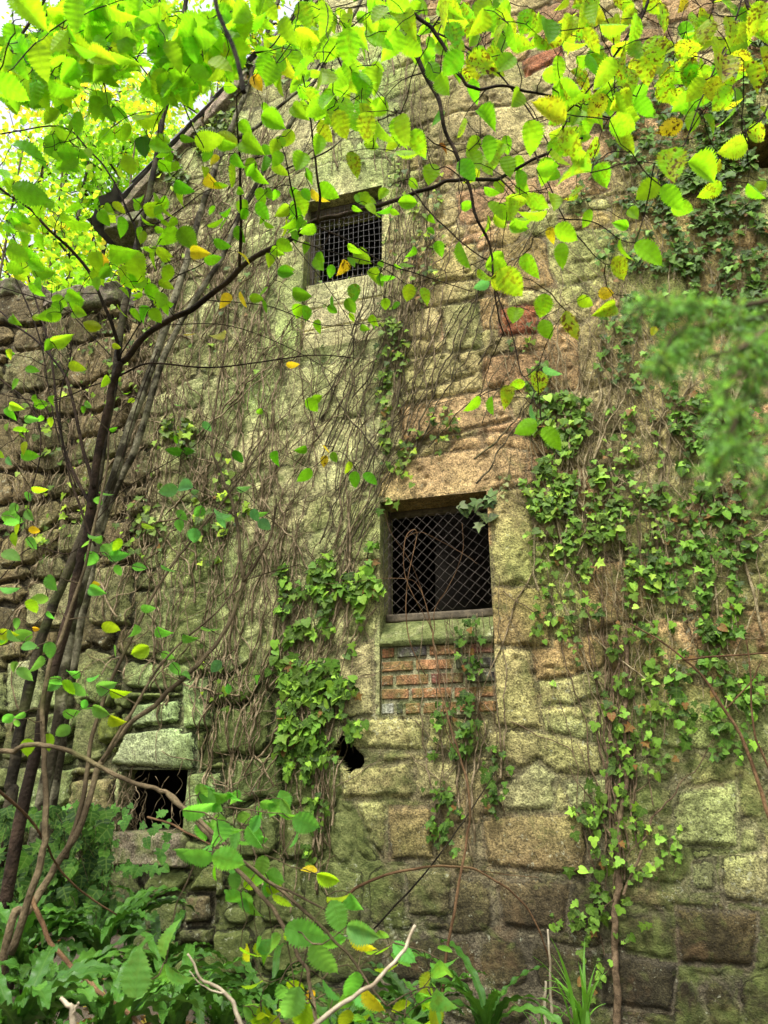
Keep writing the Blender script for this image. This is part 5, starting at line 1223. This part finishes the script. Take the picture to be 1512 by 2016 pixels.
# ================================================================== WOODLAND BEYOND THE WALL
def wood_tree(label, px, Y, h, r0, nl, crown, mat, code, seed, lean=0.0):
    g = np.random.default_rng(seed)
    b = at(px, 700, Y); b[2] = 0.0
    root = empty('woodland_tree', b, label, 'tree', 'trees beyond the wall'); mt, ml = MB(), MB()
    n = 20; t = np.linspace(0, 1, n); Q = np.stack([b[0] + lean * h * t + .15 * fbm(N1, t * 4 + seed, 0 * t, 3) * 2, b[1] + .15 * fbm(N2, t * 4 + seed, 0 * t, 3) * 2, b[2] + h * t], 1)
    mt.tube(Q, np.linspace(r0, r0 * .25, n), 8); tips = []
    for k in range(26):
        i = g.integers(int(n * .18), n); a = g.uniform(0, 6.28); L = crown * g.uniform(.4, 1.0) * (1.15 - .5 * t[i]); s = np.linspace(0, 1, 8)[:, None]
        d = np.array([math.cos(a), math.sin(a), g.uniform(.1, .9)]); B = Q[i] + s * d * L + np.array([0, 0, -.18 * L]) * s ** 2 + g.normal(0, .03, (8, 3)) * s
        mt.tube(B, np.linspace(r0 * .28, .005, 8), 5, cap=False); tips.append(B)
        for _ in range(4):
            j = g.integers(2, 8); e = B[j] + g.normal(0, .32, 3) * [1, 1, .7] ; m = (B[j] + e) / 2 + g.normal(0, .05, 3); T = crom(np.array([B[j], m, e]), 4); mt.tube(T, np.linspace(.006, .002, len(T)), 3, cap=False); tips.append(T)
    cols = {'b': (.34, .62, .03), 'g': (.22, .46, .03), 'y': (.58, .68, .05), 'Y': (.86, .66, .05), 'w': (.45, .62, .22)}
    per = int(nl * 1.05) // len(tips)
    for T in tips:
        for _ in range(per):
            p = T[g.integers(1, len(T))] + g.normal(0, .16, 3); c = np.array(cols[code[g.integers(0, len(code))]]) * g.uniform(.75, 1.25)
            add_leaf(ml, far_t, p, g.normal(0, 1, 3) + [0, 0, -.5], g.normal(0, .6, 3) + [0, 0, 1], g.uniform(.065, .12), (*c, 0))
    mt.build('trunk', mat, root); ml.build('crown', M_FAR, root)
WL = [('pale slim woodland tree nearest the roof verge', 330, 7.6, 10.5, .07, 5200, 1.5, M_BARKG, 'bbgyY', 31, .02),
      ('green woodland tree behind the low wall with a twisted grey stem', 190, 7.2, 9.2, .06, 5200, 1.5, M_BARKG, 'bbgw', 32, -.02),
      ('bushy woodland tree at the left edge just beyond the low wall', 60, 7.0, 8.6, .06, 5600, 1.6, M_BARKG, 'bbgy', 33, .03),
      ('yellowing woodland tree beyond the left edge', -60, 8.4, 11.5, .08, 5200, 1.9, M_BARKG, 'byY', 34, .05),
      ('tall pale woodland tree far behind, centre of the gap', 250, 11.0, 16, .09, 6000, 2.3, M_BARKG, 'bbgyw', 35, .0),
      ('tall woodland tree far behind on the left', 60, 12.5, 17, .10, 6000, 2.4, M_BARKG, 'bgwy', 36, .0),
      ('tall woodland tree rising behind the roof slope', 480, 11.5, 18, .10, 6000, 2.4, M_BARKG, 'bbgyY', 37, .0),
      ('thin dark woodland tree deep in the wood', 150, 16.0, 20, .10, 5000, 3.0, M_BARKD, 'gwb', 38, .0),
      ('thin pale woodland tree deep in the wood behind the roof', 380, 17.0, 22, .10, 5000, 3.0, M_BARKG, 'gwb', 39, .0),
      ('understorey bush peeping over the low wall', 120, 6.3, 6.6, .03, 3600, 1.1, M_BARKG, 'bgy', 40, .0)]
for w in WL: wood_tree(*w)
def sapling(px, Y, lean, h, k, lab):
    b = at(px, 600, Y); b[2] = .1; root = empty('thin_sapling', b, lab, 'sapling', 'bare saplings beyond the wall'); m = MB(); t = np.linspace(0, 1, 16)
    m.tube(np.stack([b[0] + lean * h * t + .12 * fbm(N1, t * 3 + k, 0 * t, 3), b[1] + 0 * t, b[2] + h * t], 1), np.linspace(.028, .010, 16), 6)
    for j in range(6):
        s = .45 + .08 * j; p = np.array([b[0] + lean * h * s, b[1], b[2] + h * s]); e = p + np.array([(-1) ** j * .4, .1, .7]); m.tube(crom(np.array([p, (p + e) / 2 + [.03, 0, -.08], e]), 5), .006, 4, cap=False)
    m.build('trunk', M_TWIGP, root)
for k, (px, Y, le, lab) in enumerate(((20, 6.6, -.03, 'leftmost of the thin pale saplings in the gap'), (150, 6.8, -.05, 'thin pale sapling leaning left, left of the gap centre'), (215, 7.0, .04, 'thin pale sapling leaning right towards the roof'), (245, 6.6, -.02, 'thin pale sapling closest to the eave'), (95, 7.4, .05, 'thin pale sapling between the two leftmost ones'))): sapling(px, Y, le, 8.5, k * 7.3, lab)

# ================================================================== CAMERA, LIGHT, WORLD
cam = bpy.data.cameras.new('camera'); co = bpy.data.objects.new('camera', cam); COL.objects.link(co); scene.camera = co
cam.sensor_fit = 'VERTICAL'; cam.sensor_height = 36; cam.sensor_width = 27; cam.lens = F / 2016 * 36
co.location = (0, 0, CZ); co.rotation_euler = (R(90) + PITCH, 0, 0); cam.clip_start = .02; cam.clip_end = 400
cam.dof.use_dof = True; cam.dof.focus_distance = 3.9; cam.dof.aperture_fstop = cam.lens / 3.0
SUN_EL, SUN_AZ = R(64), R(206)     # azimuth from +Y clockwise: behind the camera, a little left
sd = np.array([math.sin(SUN_AZ) * math.cos(SUN_EL), math.cos(SUN_AZ) * math.cos(SUN_EL), math.sin(SUN_EL)])
sl = bpy.data.lights.new('sun', 'SUN'); sl.energy = 1.5; sl.angle = R(11); sl.color = (1, .96, .88)
so = bpy.data.objects.new('sun', sl); COL.objects.link(so)
from mathutils import Vector
so.rotation_euler = Vector([float(-x) for x in sd]).to_track_quat('-Z', 'Y').to_euler()
so.location = (0, 0, 20)
w = bpy.data.worlds.new('World'); scene.world = w; w.use_nodes = True; nt = w.node_tree; nt.nodes.clear()
sky = nt.nodes.new('ShaderNodeTexSky'); sky.sky_type = 'NISHITA'; sky.sun_disc = False; sky.sun_elevation = SUN_EL; sky.sun_rotation = SUN_AZ
sky.dust_density = 6; sky.air_density = 1.5
hsv = nt.nodes.new('ShaderNodeHueSaturation'); hsv.inputs['Saturation'].default_value = .25
bg = nt.nodes.new('ShaderNodeBackground'); bg.inputs['Strength'].default_value = .12
ow = nt.nodes.new('ShaderNodeOutputWorld'); nt.links.new(sky.outputs[0], hsv.inputs['Color']); nt.links.new(hsv.outputs[0], bg.inputs[0]); nt.links.new(bg.outputs[0], ow.inputs[0])
scene.view_settings.view_transform = 'Standard'; scene.view_settings.look = 'None'; scene.view_settings.gamma = 1; scene.view_settings.exposure = 1.5
scene.cycles.max_bounces = 8; scene.cycles.transmission_bounces = 6; scene.cycles.diffuse_bounces = 4
